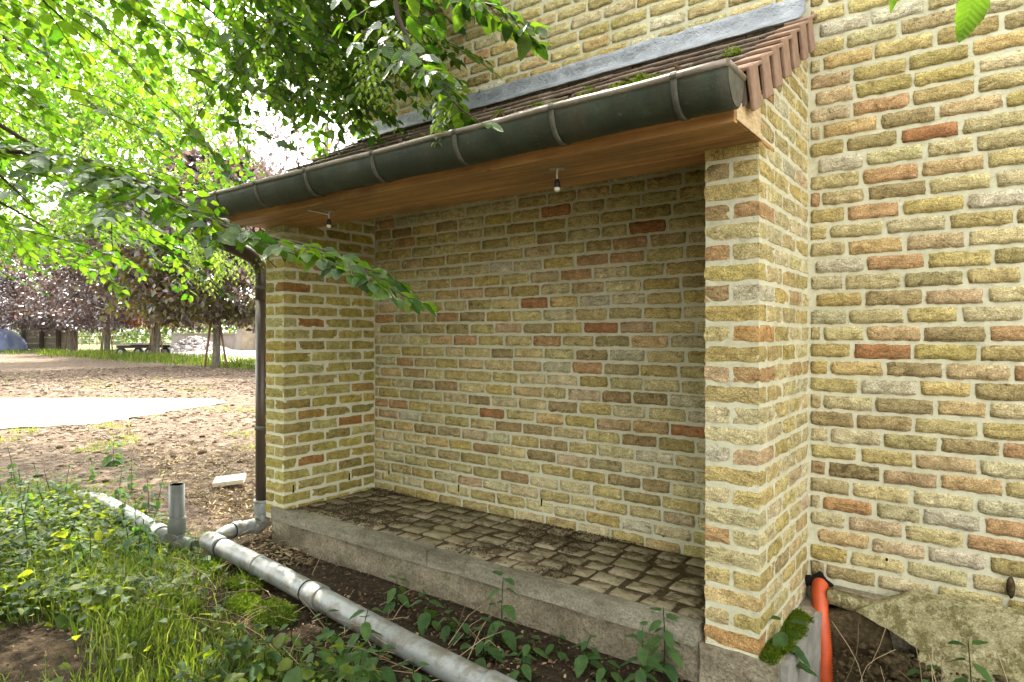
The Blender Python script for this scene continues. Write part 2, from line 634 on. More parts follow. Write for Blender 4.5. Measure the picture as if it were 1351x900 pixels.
G_ST = [(0.0, (0.025, 0.055, 0.010)), (0.5, (0.045, 0.095, 0.014)), (1.0, (0.085, 0.14, 0.022))]
G_TR = ((0.05, 0.15, 0.005), (0.16, 0.27, 0.010))
M['leaf'] = leaf_material("tree_leaf", G_ST, G_TR, 0.52)
M['leaf_hero'] = leaf_material("tree_leaf_near", G_ST, G_TR, 0.50, 0.45, 0.25, veins=True, rnd='obj')
M['catkin'] = leaf_material("hop_like_fruit", [(0, (0.05, 0.09, 0.015)), (1, (0.12, 0.17, 0.035))], ((0.18, 0.30, 0.02), (0.36, 0.48, 0.06)), 0.45)
M['nettle'] = leaf_material("nettle_leaf", [(0, (0.028, 0.070, 0.020)), (1, (0.065, 0.125, 0.033))], ((0.06, 0.16, 0.015), (0.15, 0.27, 0.022)), 0.35, 0.55, 0.2, veins=True, rnd='obj')
M['cover'] = leaf_material("ground_cover_leaf", [(0, (0.014, 0.036, 0.007)), (0.6, (0.034, 0.070, 0.012)), (1, (0.095, 0.115, 0.022))], ((0.09, 0.17, 0.006), (0.34, 0.38, 0.02)), 0.42, 0.55, 0.15)
M['grass'] = leaf_material("grass_blade", [(0, (0.018, 0.038, 0.007)), (0.6, (0.042, 0.075, 0.013)), (0.9, (0.11, 0.125, 0.03)), (1, (0.30, 0.24, 0.12))], ((0.08, 0.17, 0.01), (0.29, 0.34, 0.03)), 0.42, 0.55, 0.15)
M['moss'] = leaf_material("moss_tuft", [(0, (0.04, 0.065, 0.006)), (1, (0.12, 0.17, 0.012))], ((0.12, 0.22, 0.01), (0.24, 0.34, 0.02)), 0.35, 0.8, 0.1)
M['beech'] = leaf_material("copper_beech_leaf", [(0, (0.040, 0.030, 0.034)), (0.6, (0.072, 0.054, 0.056)), (1, (0.125, 0.09, 0.075))], ((0.09, 0.05, 0.045), (0.20, 0.12, 0.085)), 0.28, 0.30, 0.8)
M['beech_orange'] = leaf_material("copper_beech_young_leaf", [(0, (0.14, 0.05, 0.015)), (1, (0.26, 0.11, 0.03))], ((0.42, 0.13, 0.02), (0.55, 0.24, 0.04)), 0.4, 0.3, 0.6)
M['beech_green'] = leaf_material("copper_beech_greenish_leaf", [(0, (0.05, 0.055, 0.02)), (1, (0.10, 0.10, 0.035))], ((0.22, 0.22, 0.03), (0.36, 0.30, 0.05)), 0.35, 0.3, 0.7)
M['far_leaf'] = leaf_material("far_hedge_leaf", [(0, (0.03, 0.05, 0.015)), (1, (0.08, 0.11, 0.03))], ((0.12, 0.2, 0.03), (0.25, 0.32, 0.06)), 0.35, 0.5)

k = NT("leaf_litter")
c = k.ramp(k.attr("rnd"), [(0.0, (0.035, 0.02, 0.009)), (0.45, (0.075, 0.046, 0.022)), (0.85, (0.14, 0.09, 0.045)), (1.0, (0.30, 0.22, 0.13))])
M['litter'] = k.fin(c, 0.85, 0.2)

k = NT("dry_straw")
M['straw'] = k.fin(k.ramp(k.attr("rnd"), [(0, (0.12, 0.08, 0.04)), (1, (0.36, 0.28, 0.16))]), 0.8, 0.2)

k = NT("moss_mat")
c = k.ramp(k.noise(80, 5, 0.75), [(0.3, (0.025, 0.04, 0.005)), (0.7, (0.10, 0.14, 0.012))])
k.bump(k.noise(120, 5, 0.75), 1.0, 0.02)
M['mossmat'] = k.fin(c, 1.0, 0.05)

k = NT("orange_plastic")
c = k.ramp(k.noise(20, 5, 0.6), [(0.3, (0.36, 0.055, 0.012)), (0.7, (0.50, 0.080, 0.016))])
M['orange'] = k.fin(c, 0.45, 0.4)

k = NT("stone_slab")
c = k.ramp(k.noise(28, 6, 0.7), [(0.3, (0.16, 0.14, 0.065)), (0.5, (0.27, 0.24, 0.125)), (0.7, (0.38, 0.35, 0.21))])
c = k.mix(k.math('MULTIPLY', k.ramp(k.noise(16, 7, 0.8), [(0.50, 0.0), (0.55, 1.0)]), 0.8), c, (0.105, 0.09, 0.032))
c = k.mix(k.math('MULTIPLY', k.ramp(k.noise(60, 5, 0.8), [(0.58, 0.0), (0.64, 1.0)]), 0.7), c, (0.07, 0.075, 0.02))
c = k.mix(1.0, c, k.ramp(k.noise(160, 3, 0.7), [(0.3, 0.6), (0.7, 1.35)]), 'MULTIPLY')
k.bump(k.math('ADD', k.noise(120, 5, 0.7), k.noise(30, 4)), 0.8, 0.005)
M['slab'] = k.fin(c, 0.95, 0.08)

k = NT("pale_stone")
c = k.ramp(k.noise(30, 5, 0.7), [(0.3, (0.36, 0.32, 0.26)), (0.7, (0.55, 0.50, 0.43))])
M['pale_stone'] = k.fin(c, 0.9, 0.15)

k = NT("dark_void"); M['void'] = k.fin((0.012, 0.011, 0.009), 1.0, 0.0)
k = NT("galvanised"); M['galv'] = k.fin((0.33, 0.33, 0.32), 0.5, 0.4, 0.4)
k = NT("black_plastic"); M['black'] = k.fin((0.012, 0.012, 0.012), 0.45, 0.4)
k = NT("opal_bulb"); M['opal'] = k.fin((0.75, 0.72, 0.62), 0.35, 0.4)
k = NT("white_cable"); M['cable'] = k.fin((0.5, 0.47, 0.40), 0.6, 0.3)

k = NT("blue_tarp")
c = k.ramp(k.noise(1.5, 4, 0.6), [(0.3, (0.08, 0.10, 0.17)), (0.7, (0.16, 0.19, 0.28))])
k.bump(k.noise(3, 4), 0.5, 0.1)
M['tarp'] = k.fin(c, 0.55, 0.3)
k = NT("fence_panel")
M['panel'] = k.fin(k.ramp(k.noise(2, 5, 0.7), [(0.3, (0.20, 0.165, 0.12)), (0.7, (0.33, 0.285, 0.22))]), 0.9, 0.15)
k = NT("fence_post_dark")
M['post'] = k.fin((0.085, 0.06, 0.045), 0.85, 0.2)
k = NT("grey_render")
M['render'] = k.fin(k.ramp(k.noise(1.2, 5, 0.7), [(0.3, (0.17, 0.155, 0.14)), (0.7, (0.28, 0.26, 0.235))]), 0.9, 0.15)
k = NT("rubble")
M['rubble'] = k.fin(k.mix(k.attr("rnd"), (0.17, 0.15, 0.14), (0.46, 0.42, 0.40)), 0.9, 0.15)
k = NT("cart_grey")
M['cart'] = k.fin(k.ramp(k.noise(4, 4), [(0.3, (0.16, 0.15, 0.14)), (0.7, (0.32, 0.30, 0.28))]), 0.7, 0.25)

# ------------------------------------------------------------------ dimensions of the alcove
CRS = 0.065                 # one brick course
BL, BH, BD = 0.174, 0.0535, 0.083
Z_BASE = 0.147              # lowest brick bed of the pillar
Z_SLAB = 0.200
Z_SOF = 1.750
YF = -0.655                 # front of the side walls
PX0, PX1 = -0.763, -0.587   # right pillar
QX0, QX1 = -3.290, -3.114   # left side wall


def z_gable(y):
    return 1.900 + 0.588 * (y + 0.655)


# ------------------------------------------------------------------ brick meshes
def vnoise(r, nu, nv):
    """small table of random values, smoothed once"""
    a = [[r.uniform(-1, 1) for _ in range(nv + 1)] for _ in range(nu + 1)]
    return a


def face_brick(seed, L=BL, H=BH):
    """brick face with a hand-made relief and ragged edges, proud of the joint; outward is -Y"""
    r = random.Random(seed)
    nu = 9 if L > 0.12 else 5
    nv = 3
    hx, hz = L / 2, H / 2
    ph = [r.uniform(0, 6.28) for _ in range(6)]
    amp = r.choice((0.0014, 0.0022, 0.0030))
    V, idx = [], {}
    for i in range(nu + 1):
        for j in range(nv + 1):
            u, v = i / nu * 2 - 1, j / nv * 2 - 1
            x, z = u * (hx - 0.0010), v * (hz - 0.0012)
            edge = abs(u) > 0.99 or abs(v) > 0.99
            corner = abs(u) > 0.99 and abs(v) > 0.99
            h = 0.0046 + amp * (math.sin(u * 4.2 + v * 1.7 + ph[0]) * 0.6 + math.sin(u * 9 - v * 2.5 + ph[1]) * 0.5) + r.uniform(-amp, amp) * 0.8
            if edge:
                x += r.uniform(-.0034, .0026); z += r.uniform(-.0030, .0024)
                h = h * r.uniform(0.6, 1.0)
            else:
                x += r.uniform(-.004, .004); z += r.uniform(-.003, .003)
            if corner:
                k_ = r.uniform(0.86, 0.985)
                x *= 1 - (1 - k_) * 0.12; z *= k_
                h *= 0.75
            idx[(i, j)] = len(V)
            V.append((x, -max(0.0019 if edge else 0.0026, h), z))
    rim = [(i, 0) for i in range(nu)] + [(nu, j) for j in range(nv)] + [(i, nv) for i in range(nu, 0, -1)] + [(0, j) for j in range(nv, 0, -1)]
    m0 = len(V)
    for (i, j) in rim:
        x, y, z = V[idx[(i, j)]]
        V.append((x + (0.0016 if i == nu else -0.0016 if i == 0 else 0), 0.007, z + (0.0016 if j == nv else -0.0016 if j == 0 else 0)))
    Fc = []
    for i in range(nu):
        for j in range(nv):
            Fc.append((idx[(i, j)], idx[(i + 1, j)], idx[(i + 1, j + 1)], idx[(i, j + 1)]))
    n = len(rim)
    for q in range(n):
        q2 = (q + 1) % n
        Fc.append((m0 + q, m0 + q2, idx[rim[q2]], idx[rim[q]]))
    return V, Fc


def as_mesh(name, VF, mat, smooth=True):
    bm = bmesh.new()
    vs = [bm.verts.new(v) for v in VF[0]]
    for f in VF[1]:
        try:
            bm.faces.new([vs[i] for i in f])
        except ValueError:
            pass
    bmesh.ops.recalc_face_normals(bm, faces=bm.faces)
    # outward must be -Y for the open face bricks
    if sum(f.normal.y * f.calc_area() for f in bm.faces) > 0:
        bmesh.ops.reverse_faces(bm, faces=bm.faces)
    me = bpy.data.meshes.new(name)
    bm.to_mesh(me); bm.free()
    for p in me.polygons:
        p.use_smooth = smooth
    me.materials.append(mat)
    return me


NFB = 28
FB_VF = [face_brick(s) for s in range(NFB)]
FB = [as_mesh("brick_face", vf, M['brick']) for vf in FB_VF]
HB_VF = [face_brick(100 + s, BD, BH) for s in range(10)]
HB = [as_mesh("brick_header", vf, M['brick']) for vf in HB_VF]


def box_brick(seed, L=BL, D=BD, H=BH, mat=None):
    r = random.Random(seed)
    bm = box_bm(L, D, H)
    for ax, n, sz in ((0, 5 if L > 0.12 else 3, L), (1, 3, D), (2, 3, H)):
        for q in range(1, n):
            co = Vector((0, 0, 0)); co[ax] = -sz / 2 + sz * q / n
            no = Vector((0, 0, 0)); no[ax] = 1
            bmesh.ops.bisect_plane(bm, geom=bm.verts[:] + bm.edges[:] + bm.faces[:], plane_co=co, plane_no=no)
    ex, ey, ez = L / 2, D / 2, H / 2
    for v in bm.verts:
        on = [abs(abs(v.co.x) - ex) < 1e-5, abs(abs(v.co.y) - ey) < 1e-5, abs(abs(v.co.z) - ez) < 1e-5]
        k_ = sum(on)
        if k_ >= 2:
            wear = r.uniform(0.0006, 0.0036) * (1.0 if k_ == 2 else 1.3)
            for ax in range(3):
                if on[ax]:
                    v.co[ax] -= math.copysign(wear, v.co[ax])
        v.co += Vector((r.uniform(-.0016, .0016), r.uniform(-.0016, .0016), r.uniform(-.0016, .0016)))
    bmesh.ops.recalc_face_normals(bm, faces=bm.faces)
    me = bpy.data.meshes.new("brick_box")
    bm.to_mesh(me); bm.free()
    me.materials.append(mat or M['brick'])
    return me


BB = [box_brick(300 + s) for s in range(20)]
BHALF = [box_brick(340 + s, 0.094) for s in range(6)]

PAL = [  # colour, weight, dark patch amount
    ((0.59, 0.505, 0.265), 28, 0.2), ((0.56, 0.455, 0.205), 17, 0.28), ((0.63, 0.56, 0.345), 30, 0.13),
    ((0.50, 0.41, 0.185), 11, 0.36), ((0.46, 0.39, 0.21), 8, 0.45), ((0.40, 0.315, 0.155), 3, 0.6),
    ((0.60, 0.45, 0.24), 7, 0.2), ((0.60, 0.48, 0.30), 6, 0.2), ((0.54, 0.33, 0.165), 1.2, 0.2), ((0.63, 0.59, 0.45), 4, 0.12)]
KINDS = {'R': ((0.47, 0.235, 0.11), 0.35), 'O': ((0.56, 0.36, 0.19), 0.28), 'D': ((0.43, 0.345, 0.18), 0.58),
         'B': ((0.43, 0.31, 0.165), 0.45), 'P': ((0.58, 0.43, 0.265), 0.25), 'W': ((0.65, 0.61, 0.47), 0.15)}
_w = [p[1] for p in PAL]


def brick_tint(r):
    c, _, d = r.choices(PAL, _w)[0]
    f = r.uniform(0.92, 1.16)
    return (c[0] * f * r.uniform(.96, 1.04), c[1] * f, c[2] * f * r.uniform(.84, 1.06), min(1, max(0, d + r.uniform(-.15, .2))))


def kind_tint(kd, r):
    c, d = KINDS[kd]
    f = r.uniform(0.94, 1.1)
    return (c[0] * f, c[1] * f, c[2] * f, d)


def conv8(lst, ox, oy, s):
    return [(ox + a / s, oy + b / s, kd) for a, b, kd in lst]


BACK_MARK = conv8([(1165, 25, 'R'), (1105, 75, 'O'), (990, 165, 'O'), (1100, 158, 'O'), (945, 207, 'O'), (1270, 190, 'D'), (805, 253, 'R'),
                   (985, 245, 'W'), (598, 298, 'O'), (672, 296, 'D'), (990, 327, 'R'), (718, 330, 'P'), (1085, 325, 'P'), (590, 368, 'O'),
                   (840, 366, 'O'), (455, 433, 'O'), (942, 445, 'O'), (848, 442, 'D'), (990, 407, 'D'), (600, 230, 'O'), (485, 530, 'O'),
                   (515, 500, 'D'), (590, 505, 'B'), (630, 542, 'D'), (1045, 527, 'B'), (895, 558, 'D'), (1155, 530, 'D'), (673, 580, 'R'),
                   (385, 557, 'O'), (447, 562, 'O'), (412, 590, 'P'), (372, 585, 'O'), (520, 635, 'D'), (800, 627, 'D'), (1100, 655, 'B'),
                   (1040, 607, 'P'), (1270, 627, 'R'), (760, 658, 'B'), (840, 668, 'B'), (800, 703, 'B'), (715, 692, 'B'), (895, 712, 'D'),
                   (850, 745, 'D'), (720, 765, 'B'), (600, 780, 'P'), (560, 805, 'O'), (635, 822, 'B'), (760, 805, 'B'), (1165, 790, 'D'),
                   (1100, 820, 'D'), (797, 852, 'R'), (905, 15, 'R'), (450, 105, 'O'), (445, 45, 'B')], 340, 280, 2.25)
SIDE_MARK = conv8([(107, 223, 'R'), (155, 330, 'R'), (150, 400, 'D'), (150, 740, 'R'), (100, 645, 'D'), (235, 660, 'D'), (275, 750, 'D'),
                   (260, 625, 'R'), (330, 618, 'O'), (315, 522, 'O'), (85, 570, 'B'), (332, 680, 'D')], 340, 280, 2.25)
WALL_MARK = [(1200, 132, 'O'), (1205, 180, 'R'), (1195, 466, 'R'), (1280, 712, 'O'), (1320, 692, 'O'), (1320, 440, 'O'), (1255, 392, 'P'),
             (1165, 350, 'O'), (1090, 265, 'O'), (1090, 215, 'W'), (1240, 683, 'W'), (1195, 512, 'W'), (1125, 553, 'D'), (1200, 560, 'D'),
             (1255, 585, 'D'), (1235, 440, 'D'), (1160, 395, 'D'), (1225, 490, 'D'), (1200, 225, 'O'), (1130, 100, 'P'), (1085, 45, 'W'),
             (1320, 590, 'O'), (1095, 355, 'W'), (1230, 630, 'P'), (1110, 620, 'B'), (1190, 277, 'O'), (1230, 150, 'D'), (695, 62, 'O'), (640, 65, 'O')]
PIL_MARK = [(975, 280, 'B'), (975, 335, 'O'), (990, 495, 'O'), (950, 490, 'P'), (980, 715, 'O'), (985, 600, 'P'), (985, 385, 'W'),
            (945, 600, 'W'), (1025, 275, 'O'), (1025, 490, 'W'), (945, 390, 'B'), (975, 225, 'D')]


def mark_points(marks, fn):
    return [(fn(px, py), kd) for px, py, kd in marks]


class Wall:
    """a wall whose bricks are parts; the largest 300 in view singly, the rest as one stuff part"""

    def __init__(self, root, marks, seed):
        self.root = root
        self.marks = marks
        self.r = random.Random(seed)
        self.items = []     # (VF or mesh, matrix, tint, centre)
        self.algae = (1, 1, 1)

    def tint(self, c):
        best, bd = None, 0.058
        for i, (p, kd) in enumerate(self.marks):
            d = math.hypot((p.x - c.x) * 0.55 if abs(p.x - c.x) > abs(p.y - c.y) else (p.y - c.y) * 0.55, (p.z - c.z) * 1.5)
            if d < bd:
                best, bd = i, d
        if best is not None:
            return kind_tint(self.marks.pop(best)[1], self.r)
        return brick_tint(self.r)

    def add(self, me, mtx):
        c = mtx.translation.copy()
        t = self.tint(c)
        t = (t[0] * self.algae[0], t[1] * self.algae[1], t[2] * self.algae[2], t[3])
        self.items.append((me, mtx, t, c))

    def build(self, limit=300):
        def size(it):
            x, y, f = proj(it[3])
            if f < 0.3 or x < -30 or x > 1381 or y < -15 or y > 915:
                return -1.0
            return 1.0 / f
        order = sorted(self.items, key=size, reverse=True)
        single = [i for i in order if size(i) > 0][:limit]
        rest = [i for i in order if i not in single] if len(order) > len(single) else []
        for me, mtx, t, c in single:
            o = bpy.data.objects.new("brick", me)
            link(o, self.root, c)
            loc, rot, sc = mtx.decompose()
            o.rotation_euler = rot.to_euler()
            o.scale = sc
            o.color = t
        if rest:
            Vs, Fs, Ts, n = [], [], [], 0
            for me, mtx, t, c in rest:
                me.calc_loop_triangles()
                co = np.empty(len(me.vertices) * 3, np.float32)
                me.vertices.foreach_get("co", co)
                co = co.reshape(-1, 3)
                tr = np.empty(len(me.loop_triangles) * 3, np.int32)
                me.loop_triangles.foreach_get("vertices", tr)
                A = np.array(mtx)
                co = co @ A[:3, :3].T + A[:3, 3]
                Vs.append(co); Fs.append(tr.reshape(-1, 3) + n); n += len(co)
                Ts.append(np.tile(np.array(t, np.float32), (len(co), 1)))
            me = np_mesh("bricks_beyond", np.vstack(Vs), np.vstack(Fs), M['brick_far'], True, {"tint": np.vstack(Ts)})
            obj("bricks_beyond", me, self.root, (0, 0, 0), "stuff")


def lay_face(wall, x0, x1, z0, rows, y, keep=None, seed=0, half=True, shift=0.0):
    """running bond on a face that looks to -Y"""
    r = random.Random(seed)
    P = BL + 0.0125
    for kx in range(rows):
        z = z0 + kx * CRS + CRS / 2
        x = x0 - (P * 0.5 if kx % 2 else 0.0) + r.uniform(-0.03, 0.03) + shift
        while x < x1:
            L = BL * (r.uniform(0.93, 1.04) if r.random() > 0.12 else r.uniform(0.72, 0.9))
            a, b = max(x, x0 + 0.003), min(x + L, x1 - 0.003)
            x += L + r.uniform(0.010, 0.0155)
            if b - a < 0.022:
                continue
            c = Vector(((a + b) / 2, y, z + r.uniform(-.002, .002)))
            if keep and not keep(c, a, b):
                continue
            le = b - a
            if le < 0.105:
                me = r.choice(HB); sx = le / BD
            else:
                me = r.choice(FB); sx = le / BL
            fl = r.random() < 0.5
            m = Matrix.Translation(c) @ Matrix.Rotation(r.uniform(-.010, .010), 4, 'Y')
            if fl:   # half turn in the plane of the wall
                m = m @ Matrix.Rotation(math.pi, 4, 'Y')
            m = m @ Matrix.Diagonal((sx, 1, r.uniform(0.94, 1.05), 1))
            wall.add(me, m)


# ================================================================== GROUND
def gz(x, y):
    x = np.asarray(x, float); y = np.asarray(y, float)
    near = np.exp(-((x + 3) ** 2 + (y + 1) ** 2) / 60.0)
    h = 0.030 * fnoise(x, y, 1, 3, 1.7) * near + 0.012 * fnoise(x, y, 2, 3, 9.0) * near
    h += 0.05 * fnoise(x, y, 3, 2, 0.35) * np.clip((np.hypot(x, y + 2.7) - 6) / 8, 0, 1)
    # furrowed, trampled soil left of the house
    rough = np.clip((-x - 3.6) / 1.2, 0, 1) * np.clip((22 + x) / 6, 0, 1)
    h += rough * (0.022 * fnoise(x, y, 4, 5, 4.5) + 0.022 * fnoise(x, y, 6, 2, 2.2))
    qx, qy, qf = proj_np(np.stack([x.ravel(), y.ravel(), np.zeros(x.size)], 1))
    flat = ((qy > 521) & (qy < 576 - np.clip(qx - 60, 0, 400) * 0.16) & (qx < 300) & (qf > 3)).reshape(x.shape)
    h = np.where(flat, 0.0, h)
    # grassy bank in the left foreground
    bank = np.exp(-(((x + 3.2) / 1.3) ** 2 + ((y + 1.75) / 0.5) ** 2))
    h += 0.05 * bank
    # the strip beside the plinth stays flat, the corner at the hose is dug out
    strip = np.exp(-(((y + 0.85) / 0.28) ** 4)) * (x > -3.4) * (x < -0.3)
    h = h * (1 - 0.75 * strip)
    pit = np.clip((x + 0.62) / 0.12, 0, 1) * np.clip((y + 1.3) / 0.4, 0, 1)
    h = h - 0.24 * pit
    # under walls and slab keep it low
    under = ((x > -3.29) & (x < -0.5) & (y > -0.62)) | ((x > -3.25) & (y > 0.05) & (y < 7))
    h = np.where(under, -0.15, h)
    return h


def g1(x, y):
    return float(gz(np.array([x]), np.array([y]))[0])


xs = np.concatenate([[-600, -300, -160, -100, -75], np.linspace(-60, -25, 36), np.linspace(-24, -9.1, 110), np.linspace(-9, 0.6, 270), [0.9, 1.4, 2, 3, 5, 8, 14, 25, 60, 200, 600]])
ys = np.concatenate([[-600, -200, -60, -25, -14, -9, -6.5, -5], np.linspace(-4.2, 1.4, 160), np.linspace(1.5, 9, 60), np.linspace(9.5, 30, 40), [35, 45, 60, 100, 200, 600]])
GX, GY = np.meshgrid(xs, ys, indexing='ij')
GZ = gz(GX, GY)
nx, ny = len(xs), len(ys)
V = np.stack([GX, GY, GZ], -1).reshape(-1, 3)
ii = np.arange(nx * ny).reshape(nx, ny)
Fq = np.stack([ii[:-1, :-1], ii[1:, :-1], ii[1:, 1:], ii[:-1, 1:]], -1).reshape(-1, 4)


def green_mask(x, y):
    """where plants cover the soil, 0..1"""
    x = np.asarray(x, float); y = np.asarray(y, float)
    n = fnoise(x, y, 21, 3, 2.4)
    # foreground bank left of the pipe
    edge = -1.25 - 0.07 * (x + 3.3)
    a = np.clip((edge - y) / 0.10 + 0.25 * n, 0, 1) * np.clip((-x - 1.35) / 0.2, 0, 1)
    a = a * np.clip((x + 5.2 + 0.9 * n) / 0.6, 0, 1)
    # left of the bank, along the pipe
    b = np.clip(1.2 - np.hypot((x + 4.4) / 1.3, (y + 1.25) / 0.45) + 0.35 * n, 0, 1)
    m = np.maximum(a, b)
    # bare earth patch bottom left
    px, py, f = proj_np(np.stack([x.ravel(), y.ravel(), np.zeros(x.size)], 1))
    px = px.reshape(x.shape); py = py.reshape(x.shape)
    bare = np.clip(1.25 - np.hypot((px - 10) / 120, (py - 885) / 60) + 0.25 * n, 0, 1) * (f.reshape(x.shape) > 0.3)
    m = m * (1 - np.clip(bare * 1.6, 0, 1))
    bare2 = np.clip(1.1 - np.hypot((px - 300) / 75, (py - 850) / 40) + 0.35 * n, 0, 1)
    m = m * (1 - 0.6 * np.clip(bare2, 0, 1))
    # grass under the beeches
    far = np.hypot(x, y + 2.7)
    d = np.abs((py - (461 + 0.062 * np.clip(px, 0, 400))) + 3 * n)
    m = np.maximum(m, np.clip(0.75 - d / 8.0 + 0.3 * n, 0, 1) * (far > 14))
    m = np.maximum(m, (far > 62) * 1.0)
    return np.clip(m, 0, 1)


GM = green_mask(GX, GY)
tone = np.clip(0.55 + 0.35 * np.clip((-GX - 3.3) / 1.0, -1, 1) + 0.25 * fnoise(GX, GY, 31, 3, 1.1), 0, 1)
strip = (GX > -3.6) & (GX < 1) & (GY > -4.5)
tone = np.where(strip, np.minimum(tone, 0.35 + 0.25 * fnoise(GX, GY, 32, 3, 3.0)), tone)
gm = np_mesh("ground", V, Fq, M['soil'], True, {"tone": np.clip(tone, 0, 1).ravel(), "green": GM.ravel()})
go = obj("ground", gm)
tag(go, "trampled brown soil around the brick alcove", "ground", None, "structure")


def sheet(name, pts, mat, label, cat, dz=0.03, res=0.5, lift=0.02):
    """flat irregular sheet draped a little above the ground"""
    bm = bmesh.new()
    vs = [bm.verts.new((p[0], p[1], 0)) for p in pts]
    f = bm.faces.new(vs)
    bmesh.ops.triangulate(bm, faces=[f])
    for _ in range(5):
        long = [e for e in bm.edges if e.calc_length() > res]
        if not long:
            break
        bmesh.ops.subdivide_edges(bm, edges=long, cuts=1)
        bmesh.ops.triangulate(bm, faces=bm.faces[:])
    for v in bm.verts:
        v.co.z = max(g1(v.co.x, v.co.y), 0.0) + lift
    me = bm_mesh(name, bm, mat, True)
    if me.polygons and me.polygons[0].normal.z < 0:
        me.flip_normals()
    o = obj(name, me)
    tag(o, label, cat, None, "structure")
    return o


def ragged(pts, n=10, amp=0.15, seed=3):
    r = random.Random(seed)
    out = []
    for i in range(len(pts)):
        a = Vector(pts[i]); b = Vector(pts[(i + 1) % len(pts)])
        for q in range(n):
            p = a.lerp(b, q / n)
            out.append((p.x + r.uniform(-amp, amp), p.y + r.uniform(-amp, amp), 0))
    return out


pp = [on_ground(*q) for q in [(-160, 572), (0, 566), (120, 560), (215, 545), (300, 531), (285, 527), (120, 526), (-160, 527)]]
sheet("path", ragged([(p.x, p.y, 0) for p in pp], 14, 0.10), M['path'], "pale sunlit sandy path crossing the bare soil on the left", "path", lift=0.008)
pp = [on_ground(*q) for q in [(225, 470), (300, 480), (420, 496), (700, 500), (700, 478), (420, 470), (330, 464), (215, 462)]]
sheet("road", ragged([(p.x, p.y, 0) for p in pp], 6, 0.12, 5), M['path'], "pale gravel yard beyond the row of staked trees", "yard", res=1.5, lift=0.09)

sheet("yard", ragged([(2.4, -1.9, 0), (11, -1.9, 0), (11, -11, 0), (2.4, -11, 0)], 8, 0.15, 9), M['path'], "pale gravel yard to the right of the alcove", "yard", res=1.5, lift=0.02)

# ================================================================== HOUSE WALL
hw = thing("house_wall", (0, 0, 0), "tall yellow brick house wall standing behind and above the lean-to roof", "wall")
bm = box_bm(9.3, 7.0, 6.4, c=(-3.274 + 4.65, -0.0013 + 3.5, -0.2 + 3.2))
obj("mortar", bm_mesh("mortar", bm, M['mortar']), hw)
W = Wall(hw, mark_points(WALL_MARK, on_wall), 5)


def keep_house(c, a, b):
    if c.x < PX1 and c.z < 2.48:
        return False
    if c.x > PX1 and c.z < 0.2:
        return False
    if a < -0.49 and c.z < 0.232:      # hole the hose comes out of
        return False
    return True


lay_face(W, -3.276, PX1 + 0.004, Z_BASE + 0.03, 56, 0.0, keep_house, 41)
lay_face(W, PX1 + 0.004, 1.6, Z_BASE, 56, 0.0, keep_house, 43, shift=-0.035)
W.build()
# weep slits in the wall
for px, py in [(1170, 744), (1100, 350)]:
    pass
p = on_wall(1170, 744, -0.004)
box("weep_slit", (p.x - .004, -0.004, p.z - .021), (p.x + .004, 0.002, p.z + .021), M['void'], hw)
box("foundation", (-0.585, -0.055, -0.5), (1.6, 0.0, 0.196), M['concrete'], hw, 0.01)
hole_bm = bmesh.new()
bmesh.ops.create_icosphere(hole_bm, subdivisions=3, radius=1.0)
for v in hole_bm.verts:
    v.co = Vector((v.co.x * 0.050 * (1 + 0.25 * math.sin(v.co.z * 5 + 1)), v.co.y * 0.006, v.co.z * 0.040 * (1 + 0.3 * math.sin(v.co.x * 4)))) + Vector((-0.548, -0.0502, 0.204))
obj("hose_hole", bm_mesh("hose_hole", hole_bm, M['void'], True), hw)

# ================================================================== ALCOVE BACK WALL
bw = thing("alcove_back_wall", (-1.94, 0, Z_SLAB), "shaded yellow brick wall at the back of the alcove", "wall")
box("mortar", (QX1 - 0.02, -0.0098, Z_BASE), (PX0 + 0.02, 0.001, 2.2), M['mortar'], bw)
W = Wall(bw, mark_points(BACK_MARK, on_wall), 6)
lay_face(W, QX1 + 0.004, PX0 - 0.004, Z_BASE + 0.03, 27, -0.0085, lambda c, a, b: c.z > 0.19, 77, shift=-0.02)
W.build()
for cx_, cy_ in [(390, 775), (597, 820), (705, 880), (843, 860), (1205 / 2.25 * 2.25, 950)]:
    p = on_wall(340 + cx_ / 2.25, 280 + cy_ / 2.25, -0.01)
    if p.z > Z_SLAB + 0.02:
        box("weep_slit", (p.x - .004, -0.0125, p.z - .021), (p.x + .004, -0.004, p.z + .021), M['void'], bw)


